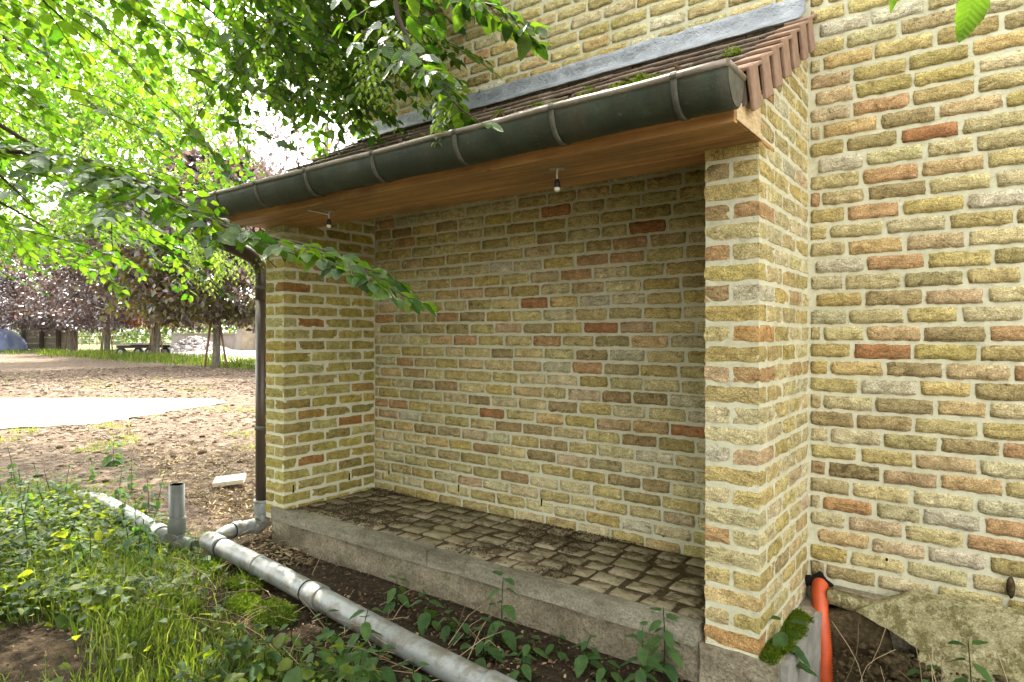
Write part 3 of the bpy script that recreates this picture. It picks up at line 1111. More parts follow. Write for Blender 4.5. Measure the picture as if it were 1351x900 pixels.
# ================================================================== SIDE WALL AND PILLAR
def pier(name, x0, x1, label, marks, seed, gable):
    xc = (x0 + x1) / 2
    root = thing(name, (xc, YF / 2, Z_BASE), label, "pillar" if name == "brick_pillar" else "wall")
    ins = 0.0034
    prof = [(YF + ins, Z_BASE - 0.02), (0.002, Z_BASE - 0.02), (0.002, z_gable(0) - 0.012), (YF + ins, z_gable(YF) - 0.012)]
    Vv = [(x0 + ins, a, b) for a, b in prof] + [(x1 - ins, a, b) for a, b in prof]
    Ff = [(0, 1, 2, 3), (7, 6, 5, 4), (0, 4, 5, 1), (1, 5, 6, 2), (2, 6, 7, 3), (3, 7, 4, 0)]
    me = py_mesh("mortar", Vv, Ff, M['mortar'])
    bm = bmesh.new(); bm.from_mesh(me); bmesh.ops.recalc_face_normals(bm, faces=bm.faces); bm.to_mesh(me); bm.free()
    obj("mortar", me, root)
    Wl = Wall(root, marks, seed)
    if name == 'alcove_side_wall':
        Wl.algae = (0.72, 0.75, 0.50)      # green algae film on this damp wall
    r = random.Random(seed)
    P = BL + 0.012
    rot90 = Matrix.Rotation(math.pi / 2, 4, 'Z')

    def put(me, c, along_y, sx=1.0):
        m = Matrix.Translation(c)
        if along_y:
            m = m @ rot90
        if r.random() < 0.5:
            m = m @ Matrix.Rotation(math.pi, 4, 'Z')
        if r.random() < 0.5:
            m = m @ Matrix.Rotation(math.pi, 4, 'X')
        m = m @ Matrix.Rotation(r.uniform(-.012, .012), 4, 'Z') @ Matrix.Diagonal((sx, 1, r.uniform(.95, 1.04), 1))
        top = z_gable(c.y - BL / 2 * (1 if along_y else 0.3))
        if c.z + BH / 2 > top - 0.004:
            if c.z - BH / 2 > z_gable(c.y + BL / 2) - 0.012:
                return
            bm = bmesh.new(); bm.from_mesh(me)
            bm.transform(m)
            n = Vector((0, -0.588, 1)).normalized()
            bmesh.ops.bisect_plane(bm, geom=bm.verts[:] + bm.edges[:] + bm.faces[:], plane_co=Vector((c.x, 0, z_gable(0) - 0.006)), plane_no=n, clear_outer=True)
            if len(bm.verts) < 4:
                bm.free(); return
            bmesh.ops.holes_fill(bm, edges=bm.edges[:], sides=0)
            bmesh.ops.recalc_face_normals(bm, faces=bm.faces)
            bm.transform(Matrix.Translation(-c))
            me2 = bpy.data.meshes.new("brick_cut"); bm.to_mesh(me2); bm.free()
            for q in me2.polygons:
                q.use_smooth = True
            me2.materials.append(M['brick'])
            m = Matrix.Translation(c); me = me2
        Wl.add(me, m)
    for kx in range(36):
        z = Z_BASE + kx * CRS + CRS / 2
        if z > z_gable(0):
            break
        xl, xr = x0 + BD / 2, x1 - BD / 2
        if kx % 2 == 0:
            if z < z_gable(YF):
                put(r.choice(BB), Vector((xc, YF + BD / 2, z)), False, (x1 - x0) / BL)
            y = YF + BD + 0.012
            while y < -0.02:
                b = min(y + BL, 0.0)
                c = (y + b) / 2
                s = (b - y) / BL
                for xx in (xl, xr):
                    put(r.choice(BB), Vector((xx, c, z)), True, s)
                y += P
        else:
            y = YF
            while y < -0.02:
                b = min(y + BL, 0.0)
                s = (b - y) / BL
                for xx in (xl, xr):
                    put(r.choice(BB if s > .7 else BHALF), Vector((xx, (y + b) / 2, z)), True, s if s > .7 else (b - y) / 0.094)
                y += P
    Wl.build()
    return root


pil = pier("brick_pillar", PX0, PX1, "pale yellow brick pillar closing the right end of the alcove", mark_points(PIL_MARK, lambda a, b: on_wall(a, b, YF)), 15, True)
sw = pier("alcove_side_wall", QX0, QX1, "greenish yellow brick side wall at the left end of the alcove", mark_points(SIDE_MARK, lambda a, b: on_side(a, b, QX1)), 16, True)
for px, py in [(461, 629), (387, 645)]:
    p = on_side(px, py, QX1)
    box("weep_slit", (QX1 - .006, p.y - .004, p.z - .021), (QX1 + .001, p.y + .004, p.z + .021), M['void'], sw)
# footing under the pillar with its pale kerb on the outer side


def rough_box(name, lo, hi, mat, parent, cuts=8, amp=0.006, seed=1, bev=0.01):
    lo = Vector(lo); hi = Vector(hi)
    c = (lo + hi) / 2; s = hi - lo
    bm = box_bm(s.x, s.y, s.z)
    for ax in range(3):
        n = max(2 if s[ax] > 0.03 else 1, min(70, int(s[ax] / (0.025 if max(s) < 0.5 else 0.04))))
        for q in range(1, n):
            pco = Vector((0, 0, 0)); pco[ax] = -s[ax] / 2 + s[ax] * q / n
            pn = Vector((0, 0, 0)); pn[ax] = 1
            bmesh.ops.bisect_plane(bm, geom=bm.verts[:] + bm.edges[:] + bm.faces[:], plane_co=pco, plane_no=pn)
    P = np.array([v.co for v in bm.verts])
    dx = fnoise(P[:, 0] * 9 + P[:, 2] * 5, P[:, 1] * 9 + P[:, 2] * 7, seed, 3, 1.5)
    dz = fnoise(P[:, 0] * 9 + P[:, 2] * 3, P[:, 1] * 9 - P[:, 2] * 7, seed + 1, 3, 2.0)
    for i, v in enumerate(bm.verts):
        v.co += Vector((dx[i] * amp * 0.5, dx[i] * amp, dz[i] * amp))
    return obj(name, bm_mesh(name, bm, mat, name not in ('edging', 'footing', 'kerb')), parent, c)


rough_box("footing", (PX0 - 0.012, YF - 0.012, -0.5), (PX1 + 0.055, 0.0, Z_BASE - 0.004), M['concrete'], pil, amp=0.008, seed=3)
rough_box("kerb", (PX1 + 0.056, YF + 0.02, -0.5), (PX1 + 0.078, -0.12, Z_BASE - 0.012), M['concrete_pale'], pil, amp=0.004, seed=5)

# ================================================================== PLINTH WITH PAVING
pl = thing("concrete_plinth", (-1.94, -0.35, 0.0), "low rough concrete plinth paved with dark worn cobbles under the alcove", "plinth")
rough_box("slab", (QX1 - 0.12, YF + 0.006, -0.3), (PX0 - 0.014, -0.02, Z_SLAB - 0.035), M['concrete'], pl, amp=0.006, seed=8)
# the cast edge, in three uneven lengths with cracks between
cuts = [QX1 - 0.11, on_wall(500, 700, YF).x, on_wall(565, 735, YF).x, PX0 - 0.016]
for i in range(3):
    rough_box("edging", (cuts[i] + 0.002, YF - 0.010 - 0.004 * (i % 2), Z_SLAB - 0.072), (cuts[i + 1] - 0.002, YF + 0.045, Z_SLAB - 0.003 + 0.004 * (i % 2)), M['concrete_edge'], pl, amp=0.0034, seed=20 + i)
box("joint_dirt", (QX1 + 0.001, YF + 0.03, Z_SLAB - 0.035), (PX0 - 0.001, -0.012, Z_SLAB - 0.0125), M['dirt'], pl)


def cobble(seed):
    r = random.Random(seed)
    bm = bmesh.new()
    n = 10
    rings = []
    for lv, (sc, z) in enumerate([(1.0, -0.03), (1.0, -0.003), (0.93, 0.0015)]):
        ring = []
        rr = random.Random(seed * 7)
        for q in range(n):
            a = 2 * math.pi * (q + 0.5) / n
            ca, sa = math.cos(a), math.sin(a)
            e = 0.16
            x = math.copysign(abs(ca) ** e, ca) * 0.5 * rr.uniform(0.92, 1.02)
            y = math.copysign(abs(sa) ** e, sa) * 0.5 * rr.uniform(0.92, 1.02)
            ring.append(bm.verts.new((x * sc, y * sc, z + (r.uniform(-.003, .003) if lv == 2 else 0))))
        rings.append(ring)
    for a, b in zip(rings[:-1], rings[1:]):
        for q in range(n):
            bm.faces.new((a[q], a[(q + 1) % n], b[(q + 1) % n], b[q]))
    top = bm.verts.new((r.uniform(-.1, .1), r.uniform(-.1, .1), 0.0025 + r.uniform(-.001, .002)))
    for q in range(n):
        bm.faces.new((rings[2][q], rings[2][(q + 1) % n], top))
    return bm_mesh("paving_stone", bm, M['paving'], True)


COB = [cobble(s) for s in range(14)]
r = random.Random(99)
rows_y = np.linspace(YF + 0.05, -0.02, 7)
for kx in range(6):
    y0, y1 = rows_y[kx], rows_y[kx + 1]
    x = QX1 + 0.01 - (0.08 if kx % 2 else 0)
    while x < PX0 - 0.03:
        L = r.uniform(0.105, 0.15)
        a, b = max(x, QX1 + 0.008), min(x + L, PX0 - 0.008)
        x += L + r.uniform(0.008, 0.02)
        if b - a < 0.04:
            continue
        o = bpy.data.objects.new("paving_stone", r.choice(COB))
        link(o, pl, ((a + b) / 2, (y0 + y1) / 2 + r.uniform(-.006, .006), Z_SLAB - 0.009 + r.uniform(-.005, .004)))
        o.scale = (b - a, (y1 - y0) - r.uniform(0.004, 0.014), 1)
        o.rotation_euler = (r.uniform(-.014, .014), r.uniform(-.014, .014), r.uniform(-.05, .05))

# ================================================================== ROOF
SL = math.atan(0.588)
rf = thing("lean_to_roof", (-1.94, -0.5, Z_SOF), "brown tiled lean-to roof with wooden soffit over the alcove", "roof")
RX0, RX1 = -3.345, -0.556


def z_roof(y):          # upper face of the tiling
    return 1.15 + 0.804 + 0.588 * (y + 0.765)


# closed deck below the tiles
ny_, pz = 0.05, 0.0
Vv, Ff = [], []
for xx in (RX0 + 0.03, RX1 - 0.055):
    for y, dz in ((-0.93, -0.055), (0.0, -0.055), (0.0, -0.085), (-0.93, -0.085)):
        Vv.append((xx, y, z_roof(y) + dz))
Ff = [(0, 1, 2, 3), (7, 6, 5, 4), (0, 4, 5, 1), (1, 5, 6, 2), (2, 6, 7, 3), (3, 7, 4, 0)]
obj("roof_deck", py_mesh("roof_deck", Vv, Ff, M['wood']), rf)

TW, TL, TT, GA = 0.165, 0.215, 0.013, 0.118
tile_bms = []
for s in range(5):
    bm = box_bm(TW - 0.004, TL, TT, 0.003, 1, c=(0, TL / 2, TT / 2))
    rr = random.Random(s)
    for v in bm.verts:
        v.co.z += rr.uniform(-.0015, .0015) + 0.004 * (abs(v.co.x) / TW) ** 2
    tile_bms.append(bm_mesh("tile", bm, M['tile']))
r = random.Random(4)
for i in range(8):
    yn = -0.955 + GA * i
    x = RX0 + (TW / 2 if i % 2 else 0) * 1.0
    z = z_roof(yn) - 0.010
    while x < RX1 - 0.10:
        tw = min(TW, RX1 - 0.075 - x)
        if tw < 0.03:
            break
        o = bpy.data.objects.new("tile", r.choice(tile_bms))
        link(o, rf, (x + tw / 2, yn + r.uniform(-.004, .004), z + r.uniform(-.002, .002)))
        tl = 1.0 if yn + TL * math.cos(SL) < -0.002 else max(0.15, (-0.004 - yn) / (TL * math.cos(SL)))
        o.scale = (tw / TW, tl, 1)
        o.rotation_euler = (SL - 0.095 + r.uniform(-.012, .012), r.uniform(-.008, .008), r.uniform(-.01, .01))
        x += TW
# verge tiles with the hanging flap
bm = box_bm(0.085, 0.20, TT, 0.003, 1, c=(-0.0425, 0.10, TT / 2))
bm2 = box_bm(0.013, 0.082, 0.125, 0.003, 1, c=(-0.0055, 0.043, TT - 0.0625))
me_t = bpy.data.meshes.new("t"); bm2.to_mesh(me_t); bm.from_mesh(me_t); bm2.free()
verge_me = bm_mesh("verge_tile", bm, M['verge'])
for i in range(7):
    yn = -0.862 + 0.1175 * i
    o = bpy.data.objects.new("verge_tile", verge_me)
    tl = 1.0 if i < 6 else 0.9
    link(o, rf, (RX1 + r.uniform(-.002, .002), yn, z_roof(yn) - 0.002))
    o.rotation_euler = (SL - 0.09 + r.uniform(-.015, .015), 0, r.uniform(-.015, .015))
    o.scale = (1, tl, 1)
Vv = []
for xx in (PX1 + 0.0015, PX1 + 0.0135):
    for y, dz in ((-0.84, -0.105), (-0.004, -0.105), (-0.004, -0.012), (-0.84, -0.012)):
        Vv.append((xx, y, z_roof(y) + dz))
obj("barge_board", py_mesh("barge_board", Vv, [(3, 2, 1, 0), (4, 5, 6, 7), (0, 1, 5, 4), (1, 2, 6, 5), (2, 3, 7, 6), (3, 0, 4, 7)], M['post']), rf)
# soffit boards, fascia, verge blocking
for i in range(3):
    a = -0.905 + i * 0.138
    box("soffit_board", (RX0 + 0.03, a + 0.003, Z_SOF + 0.0015 * (i % 2)), (PX1 + 0.004 - 0.001 * i, a + 0.135, Z_SOF + 0.018), M['wood'], rf, 0.004)
box("fascia_board", (RX0 + 0.03, -0.912, Z_SOF - 0.008), (PX1 + 0.006, -0.888, Z_SOF + 0.118), M['wood'], rf, 0.002)
Vv = []
for xx in (PX1 - 0.02, PX1 + 0.004):
    for y, z in ((-0.886, Z_SOF + 0.02), (YF - 0.003, Z_SOF + 0.02), (YF - 0.003, z_roof(YF) - 0.095), (-0.886, z_roof(-0.886) - 0.095)):
        Vv.append((xx, y, z))
obj("verge_board", py_mesh("verge_board", Vv, [(3, 2, 1, 0), (4, 5, 6, 7), (0, 1, 5, 4), (1, 2, 6, 5), (2, 3, 7, 6), (3, 0, 4, 7)], M['wood_pale']), rf)
box("soffit_end", (PX1 + 0.0045, -0.905, Z_SOF + 0.001), (PX1 + 0.010, YF - 0.002, Z_SOF + 0.019), M['wood_pale'], rf)
# same at the far end
Vv = [(x - (PX1 - 0.02) + QX0 - 0.004, y, z) for x, y, z in Vv]
obj("verge_board", py_mesh("verge_board", Vv, [(3, 2, 1, 0), (4, 5, 6, 7), (0, 1, 5, 4), (1, 2, 6, 5), (2, 3, 7, 6), (3, 0, 4, 7)], M['wood_pale']), rf)
# lead flashing: creased sheet up the wall and a short apron over the top tiles
nxf = 150
fx = np.linspace(-3.28, -0.592, nxf)
prof = [(-0.012, 2.478), (-0.017, 2.462), (-0.021, 2.44), (-0.024, 2.415), (-0.034, 2.402), (-0.085, z_roof(-0.085) + 0.016), (-0.150, z_roof(-0.150) + 0.013)]
Vf = []
for j, (yy, zz) in enumerate(prof):
    n1 = fnoise(fx * 9, np.full_like(fx, j * 0.7), 51, 3, 1.3)
    n2 = fnoise(fx * 9, np.full_like(fx, j * 0.7), 52, 3, 2.2)
    Vf.append(np.stack([fx, yy - 0.010 * np.abs(n1), zz + 0.007 * n2 * (j < 4)], -1))
Vf = np.vstack(Vf)
q = np.arange(len(prof) * nxf).reshape(len(prof), nxf)
Fq = np.stack([q[:-1, :-1], q[1:, :-1], q[1:, 1:], q[:-1, 1:]], -1).reshape(-1, 4)
fo = obj("flashing", np_mesh("flashing", Vf, Fq, M['lead'], True), rf)
so = fo.modifiers.new("s", 'SOLIDIFY'); so.thickness = 0.003; so.offset = 1


def tuft_mesh(name, centers, normals, size, per, seed, mat):
    """fuzzy little blades, moss"""
    rg = np.random.default_rng(seed)
    C = np.repeat(centers, per, 0); N = np.repeat(normals, per, 0)
    n = len(C)
    d = N + rg.normal(0, 0.55, (n, 3))
    d /= np.linalg.norm(d, axis=1, keepdims=True)
    s = np.cross(d, rg.normal(0, 1, (n, 3))); s /= np.linalg.norm(s, axis=1, keepdims=True) + 1e-9
    p = C + rg.normal(0, size * 0.5, (n, 3)) * (1 - 0.7 * np.abs(N))
    L = size * rg.uniform(0.5, 1.2, (n, 1)); Wd = L * 0.22
    V = np.stack([p - s * Wd, p + s * Wd, p + d * L], 1).reshape(-1, 3)
    Fc = np.arange(3 * n).reshape(n, 3)
    rn = np.repeat(rg.uniform(0, 1, n), 3)
    return np_mesh(name, V, Fc, mat, False, {"rnd": rn})


# moss cushions and rotting leaves on the tiles
cs, ns_ = [], []
rg = np.random.default_rng(61)
for _ in range(60):
    px = rg.uniform(560, 1000)
    x = rg.uniform(-2.4, -0.75); yy = rg.uniform(-0.92, -0.45)
    if rg.uniform() < 0.65:
        x = rg.normal(-1.25, 0.3); x = min(x, -0.72)
    for _ in range(9):
        cs.append((x + rg.normal(0, .012), yy + rg.normal(0, .010), z_roof(yy) + 0.002)); ns_.append((0, -0.45, 0.89))
obj("moss", tuft_mesh("moss", np.array(cs), np.array(ns_), 0.014, 7, 62, M['moss']), rf, (0, 0, 0), "stuff")

cs = []
for _ in range(420):
    x = rg.normal(-2.02, 0.10) if rg.uniform() < .35 else rg.uniform(-3.2, -0.8); yy = rg.uniform(-0.95, -0.55)
    cs.append((x, yy, z_roof(yy) + rg.uniform(.004, .02)))
cs = np.array(cs)
DEAD = cs
# ================================================================== GUTTER
gt = thing("rain_gutter", (-1.97, -0.98, 1.74), "dark green weathered half round rain gutter along the eave", "gutter")
GC, GW, GDp, GTOP = -0.978, 0.066, 0.094, 1.853
GX0, GX1 = -3.385, -0.558


def gut_prof(off=0.0, n=14, a0=0.0, a1=math.pi):
    out = []
    for q in range(n + 1):
        a = a0 + (a1 - a0) * q / n
        ca, sa = math.cos(a), math.sin(a)
        y = GC + (GW + off) * math.copysign(abs(ca) ** 0.95, ca)
        z = GTOP - (GDp + off) * abs(sa) ** 0.95
        out.append((y, z))
    return out


def sweep_x(name, prof, x0, x1, mat, parent, n=2, thick=0.003, off=-1, wob=0.0):
    Vv, Ff = [], []
    for i in range(n):
        x = x0 + (x1 - x0) * i / (n - 1)
        for y, z in prof:
            Vv.append((x, y, z + wob * math.sin(x * 5.1) + wob * 0.6 * math.sin(x * 13)))
    m = len(prof)
    for i in range(n - 1):
        for j in range(m - 1):
            Ff.append((i * m + j, i * m + j + 1, (i + 1) * m + j + 1, (i + 1) * m + j))
    me = py_mesh(name, Vv, Ff, mat, True)
    o = obj(name, me, parent)
    s = o.modifiers.new("s", 'SOLIDIFY'); s.thickness = thick; s.offset = 0
    return o


sweep_x("trough", gut_prof(), GX0, GX1, M['gutter'], gt, 60, 0.003, wob=0.0022)
yl = GC - GW
tube("lip_bead", [(GX0 + (GX1 - GX0) * i / 30, yl + 0.002, GTOP + 0.003 + 0.0015 * math.sin(i * 1.1)) for i in range(31)], 0.0105, M['bead'], gt, 10)
for px in (889, 728, 600, 491, 403, 337, 285):
    u = (px - 675.5) / FPX
    dd = R_ * u + F_
    t = (yl - CAM.y) / dd.y
    x = dd.x * t
    sweep_x("strap", gut_prof(0.0035, 14, math.pi * 0.33, math.pi), x - 0.009, x + 0.009, M['strap'], gt, 2, 0.0025)
    V_, F_c = tube_geo([(x - 0.009, yl + 0.002, GTOP + 0.003), (x + 0.009, yl + 0.002, GTOP + 0.003)], 0.0125, 10)
    obj("strap_hook", py_mesh("strap_hook", V_, F_c, M['strap']), gt)
for xx in (GX1 - 0.001, GX0 + 0.001):
    pr = gut_prof(-0.002, 16)
    bm = bmesh.new()
    vs = [bm.verts.new((xx, y, z)) for y, z in pr]
    f = bm.faces.new(vs)
    e = bmesh.ops.extrude_face_region(bm, geom=[f])
    for v in [g for g in e['geom'] if isinstance(g, bmesh.types.BMVert)]:
        v.co.x += 0.004
    obj("end_cap", bm_mesh("end_cap", bm, M['strap']), gt)
tube("cap_roll", [(GX1, yl - 0.004, GTOP + 0.004), (GX1, GC + GW, GTOP + 0.004)], 0.0105, M['bead'], gt, 10)

# ================================================================== DOWNPIPE
dp = thing("downpipe", (-3.375, -0.63, 0.1), "dark brown round downpipe at the left corner of the alcove", "downpipe")
path = fillet([(-3.365, -0.985, 1.752), (-3.365, -0.985, 1.70), (-3.365, -0.625, 1.575), (-3.365, -0.625, 1.35)], 0.10, 7)
tube("swan_neck", path, 0.041, M['downpipe'], dp, 16)
tube("pipe", [(-3.365, -0.625, 1.395), (-3.365, -0.625, 0.13)], 0.0385, M['downpipe'], dp, 16)
for z in (1.42, 0.62):
    tube("pipe_clamp", [(-3.365, -0.625, z - 0.012), (-3.365, -0.625, z + 0.012)], 0.0435, M['strap'], dp, 16)
    box("clamp_bolt", (-3.330, -0.632, z - 0.006), (QX0 - 0.001, -0.618, z + 0.006), M['black'], dp)

# ================================================================== GREY DRAIN PIPES
ga, gb = Vector((-3.30, -0.980, 0.072)), Vector((-0.72, -1.175, 0.035))
gdir = (gb - ga).normalized()
dr = thing("drain_pipe", (-2.2, -1.07, 0.0), "long grey plastic drain pipe lying on the soil in front of the plinth", "pipe")


def ring(name, p, d, r0, w_, mat, parent):
    d = d.normalized()
    return tube(name, [p - d * w_ / 2, p - d * w_ * 0.42, p + d * w_ * 0.42, p + d * w_ / 2], [r0 - .003, r0, r0, r0 - .003], mat, parent, 18)


sag = []
for i in range(15):
    f = i / 14
    p = ga.lerp(gb, f)
    p.z += 0.008 * math.sin(f * 7)
    sag.append(p)
tube("pipe", sag, 0.0455, M['pvc'], dr, 20)
for f, w_, rr in ((0.035, 0.13, 0.052), (0.21, 0.015, 0.0485), (0.40, 0.085, 0.0515), (0.80, 0.10, 0.052)):
    p = ga.lerp(gb, f); p.z += 0.008 * math.sin(f * 7)
    ring("coupling", p, gdir, rr, w_, M['pvc'], dr)
for f, rr in ((0.066, 0.0505), (0.375, 0.0485), (0.823, 0.049)):
    p = ga.lerp(gb, f); p.z += 0.008 * math.sin(f * 7)
    ring("seal", p, gdir, rr, 0.007, M['rubber'], dr)
# branch to the downpipe
tube("branch", fillet([ga + gdir * 0.05, (-3.32, -0.86, 0.088), (-3.35, -0.74, 0.075), (-3.363, -0.66, 0.070)], 0.05), 0.038, M['pvc'], dr, 16)
ring("coupling", Vector((-3.335, -0.80, 0.082)), Vector((-0.03, 0.12, -0.01)), 0.043, 0.06, M['pvc'], dr)
ring("seal", Vector((-3.328, -0.832, 0.084)), Vector((-0.03, 0.12, -0.01)), 0.0445, 0.007, M['rubber'], dr)
tube("elbow", fillet([(-3.36, -0.70, 0.068), (-3.365, -0.625, 0.062), (-3.365, -0.625, 0.19)], 0.06), 0.042, M['pvc'], dr, 16)
ring("elbow_socket", Vector((-3.365, -0.625, 0.165)), Vector((0, 0, 1)), 0.0475, 0.075, M['pvc'], dr)
ring("elbow_socket", Vector((-3.365, -0.625, 0.200)), Vector((0, 0, 1)), 0.0505, 0.016, M['pvc'], dr)

# upright inspection stub
sp = thing("standpipe", (-3.53, -1.03, 0.0), "short upright grey drain stub open at the top among the weeds", "pipe")
V_, F_c = tube_geo([(-3.53, -1.03, 0.12), (-3.53, -1.03, 0.345), (-3.53, -1.03, 0.345), (-3.53, -1.03, 0.20)], [0.039, 0.039, 0.0355, 0.0355], 20, False)
o = obj("riser", py_mesh("riser", V_, F_c, M['pvc_dark'], True), sp)
ring("socket", Vector((-3.53, -1.03, 0.125)), Vector((0, 0, 1)), 0.0455, 0.09, M['pvc_dark'], sp)
tube("bend", fillet([(-3.53, -1.03, 0.10), (-3.53, -1.03, 0.03), (-3.40, -1.0, 0.02)], 0.06), 0.040, M['pvc_dark'], sp, 16)
# far run of the same drain
dl = thing("drain_pipe", (-4.3, -0.97, 0.0), "half buried grey drain pipe running off to the left behind the grass", "pipe")
tube("pipe", [(-3.60, -1.035, 0.03), (-4.15, -0.985, 0.048), (-4.75, -0.94, 0.05), (-5.3, -0.92, 0.0)], 0.045, M['pvc'], dl, 16)
ring("coupling", Vector((-3.75, -1.02, 0.038)), Vector((-1, 0.09, 0)), 0.051, 0.09, M['pvc'], dl)

# ================================================================== ORANGE HOSE
V_, F_c = [], []
cl = smooth_path([(-0.536, -0.040, 0.200), (-0.533, -0.075, 0.190), (-0.520, -0.125, 0.125), (-0.505, -0.150, 0.02), (-0.495, -0.165, -0.12), (-0.49, -0.17, -0.24)], 14)
rad = []
dense = []
for i in range(len(cl) - 1):
    for q in range(2):
        dense.append(cl[i].lerp(cl[i + 1], q / 2))
rad = [0.0290 if i % 2 else 0.0238 for i in range(len(dense))]
V_, F_c = tube_geo(dense, rad, 18)
ho = obj("ribbed_hose", py_mesh("ribbed_hose", V_, F_c, M['orange'], True))
tag(ho, "orange ribbed cable hose coming out of the wall beside the pillar", "hose")

# ================================================================== STONE SLAB AND LUMPS AT THE WALL FOOT
outl = [(-0.405, 0.152), (-0.36, 0.185), (-0.234, 0.250), (-0.05, 0.252), (0.16, 0.256), (0.5, 0.25), (0.52, -0.05), (0.2, -0.09), (-0.02, -0.07), (-0.10, -0.06), (-0.19, -0.01), (-0.215, 0.05), (-0.20, 0.085), (-0.27, 0.112), (-0.34, 0.14)]
bm = bmesh.new()
fr, bk = [], []
r = random.Random(8)
for x, z in outl:
    y = -0.075 - 0.30 * (0.25 - z)
    fr.append(bm.verts.new((x + r.uniform(-.004, .004), y - 0.022, z + r.uniform(-.004, .004))))
    bk.append(bm.verts.new((x, y + 0.022, z + 0.006)))
bm.faces.new(fr); bm.faces.new(bk[::-1])
for i in range(len(outl)):
    j = (i + 1) % len(outl)
    bm.faces.new((fr[j], fr[i], bk[i], bk[j]))
bmesh.ops.bevel(bm, geom=[e for e in bm.edges], offset=0.004, segments=1, affect='EDGES')
for ax, lo_, hi_ in ((0, -0.42, 0.53), (2, -0.1, 0.26)):
    for q in range(1, 34 if ax == 0 else 14):
        co = Vector((0, 0, 0)); co[ax] = lo_ + (hi_ - lo_) * q / (34 if ax == 0 else 14)
        no = Vector((0, 0, 0)); no[ax] = 1
        bmesh.ops.bisect_plane(bm, geom=bm.verts[:] + bm.edges[:] + bm.faces[:], plane_co=co, plane_no=no)
Pn = np.array([v.co for v in bm.verts])
dn = fnoise(Pn[:, 0], Pn[:, 2], 66, 4, 14.0)
for i_, v in enumerate(bm.verts):
    v.co.y += 0.0010 * dn[i_]
    v.co.z += 0.0030 * dn[-i_]
so_ = obj("stone_slab", bm_mesh("stone_slab", bm, M['slab']))
tag(so_, "broken mossy stone slab leaning against the foot of the house wall", "slab")


def lump(name, pos, size, mat, label=None, cat=None, seed=0, sub=3, amp=0.25, group=None, parent=None, flat=1.0):
    bm = bmesh.new()
    bmesh.ops.create_icosphere(bm, subdivisions=sub, radius=1.0)
    P = np.array([v.co for v in bm.verts])
    d = 1 + amp * fnoise(P[:, 0] * 2 + P[:, 2] * 1.3, P[:, 1] * 2 - P[:, 2] * 1.1, seed, 3, 1.2)
    for i, v in enumerate(bm.verts):
        c = v.co * d[i]
        c = Vector((math.copysign(abs(c.x) ** flat, c.x), math.copysign(abs(c.y) ** flat, c.y), math.copysign(abs(c.z) ** flat, c.z)))
        v.co = Vector((c.x * size[0], c.y * size[1], c.z * size[2]))
    o = obj(name, bm_mesh(name, bm, mat, True), parent, pos)
    if label:
        tag(o, label, cat, group)
    return o


cl_root = rough_box("concrete_lump", (-0.50, -0.115, -0.10), (-0.30, -0.052, 0.150), M['dirt'], None, amp=0.022, seed=61)
cl_root.rotation_euler = (0.12, -0.22, 0.05)
tag(cl_root, "rough grey concrete lump between the orange hose and the leaning slab", "lump")
bs = rough_box("brick_stub", (-0.505, -0.105, 0.150), (-0.350, -0.056, 0.196), M['slab'], None, amp=0.008, seed=64)
bs.rotation_euler = (0, 0.10, 0.04)
tag(bs, "broken pale brick end lying above the concrete lump by the hose", "brick")
lump("earth_heap", (-0.20, -0.12, -0.16), (0.40, 0.07, 0.20), M['dirt'], "dark damp earth in the hollow under the leaning slab", "earth", 5)
lump("mud_nest", tuple(on_wall(1333, 775, -0.02)), (0.012, 0.012, 0.036), M['dirt'], "dark crumbly dirt clump stuck on the house wall near the right edge", "dirt", 9, amp=0.4)


def mossy(pos, size, label, seed, per=6, n=420):
    o = thing("mossy_stone", pos, label, "stone", "mossy stones under the drain pipe")
    s = lump("stone", pos, size, M['mossmat'], None, None, seed, 3, 0.55, parent=o)
    me = s.data
    co = np.empty(len(me.vertices) * 3, np.float32); me.vertices.foreach_get("co", co); co = co.reshape(-1, 3)
    nr = np.empty(len(me.vertices) * 3, np.float32); me.vertices.foreach_get("normal", nr); nr = nr.reshape(-1, 3)
    m = nr[:, 2] > -0.35
    obj("moss", tuft_mesh("moss", co[m] * np.array([1.0, 1.0, 1.0]), nr[m], 0.016, 12, seed, M['moss']), o, pos, "stuff")
    return o


def gp(px, py, z=0.0):
    p = on_ground(px, py, z)
    return Vector((p.x, p.y, g1(p.x, p.y)))


mossy(gp(278, 752) + Vector((0, 0, 0.012)), (0.08, 0.055, 0.020), "small bright moss cushion nearest the drain pipe tee", 71)
mossy(gp(322, 772) + Vector((0, 0, 0.012)), (0.10, 0.05, 0.022), "mossy stone pressed under the middle of the grey drain pipe", 72)
mossy(gp(355, 812) + Vector((0, 0, 0.014)), (0.11, 0.07, 0.028), "largest moss covered stone below the drain pipe among dry grass", 73)
mossy(gp(322, 800) + Vector((0, 0, 0.010)), (0.09, 0.06, 0.028), "moss covered stone left of the largest one under the pipe", 74)
# moss on the pillar's kerb
cs, ns_ = [], []
mg = np.random.default_rng(81)
bmv = []
for i in range(2600):
    y = mg.uniform(YF - 0.0, -0.16); x = mg.uniform(PX1 + 0.004, PX1 + 0.06)
    n = fnoise(np.array([y * 6.0]), np.array([x * 6.0]), 5, 2, 2.0)[0]
    if n > 0.02 and x < PX1 + 0.06 - 0.02 * math.sin(y * 37):
        cs.append((x, y, Z_BASE - 0.010 + 0.030 * max(0, n))); ns_.append((0.2, 0, 1))
obj("moss", tuft_mesh("moss", np.array(cs), np.array(ns_), 0.014, 7, 82, M['moss']), pil, (0, 0, 0), "stuff")
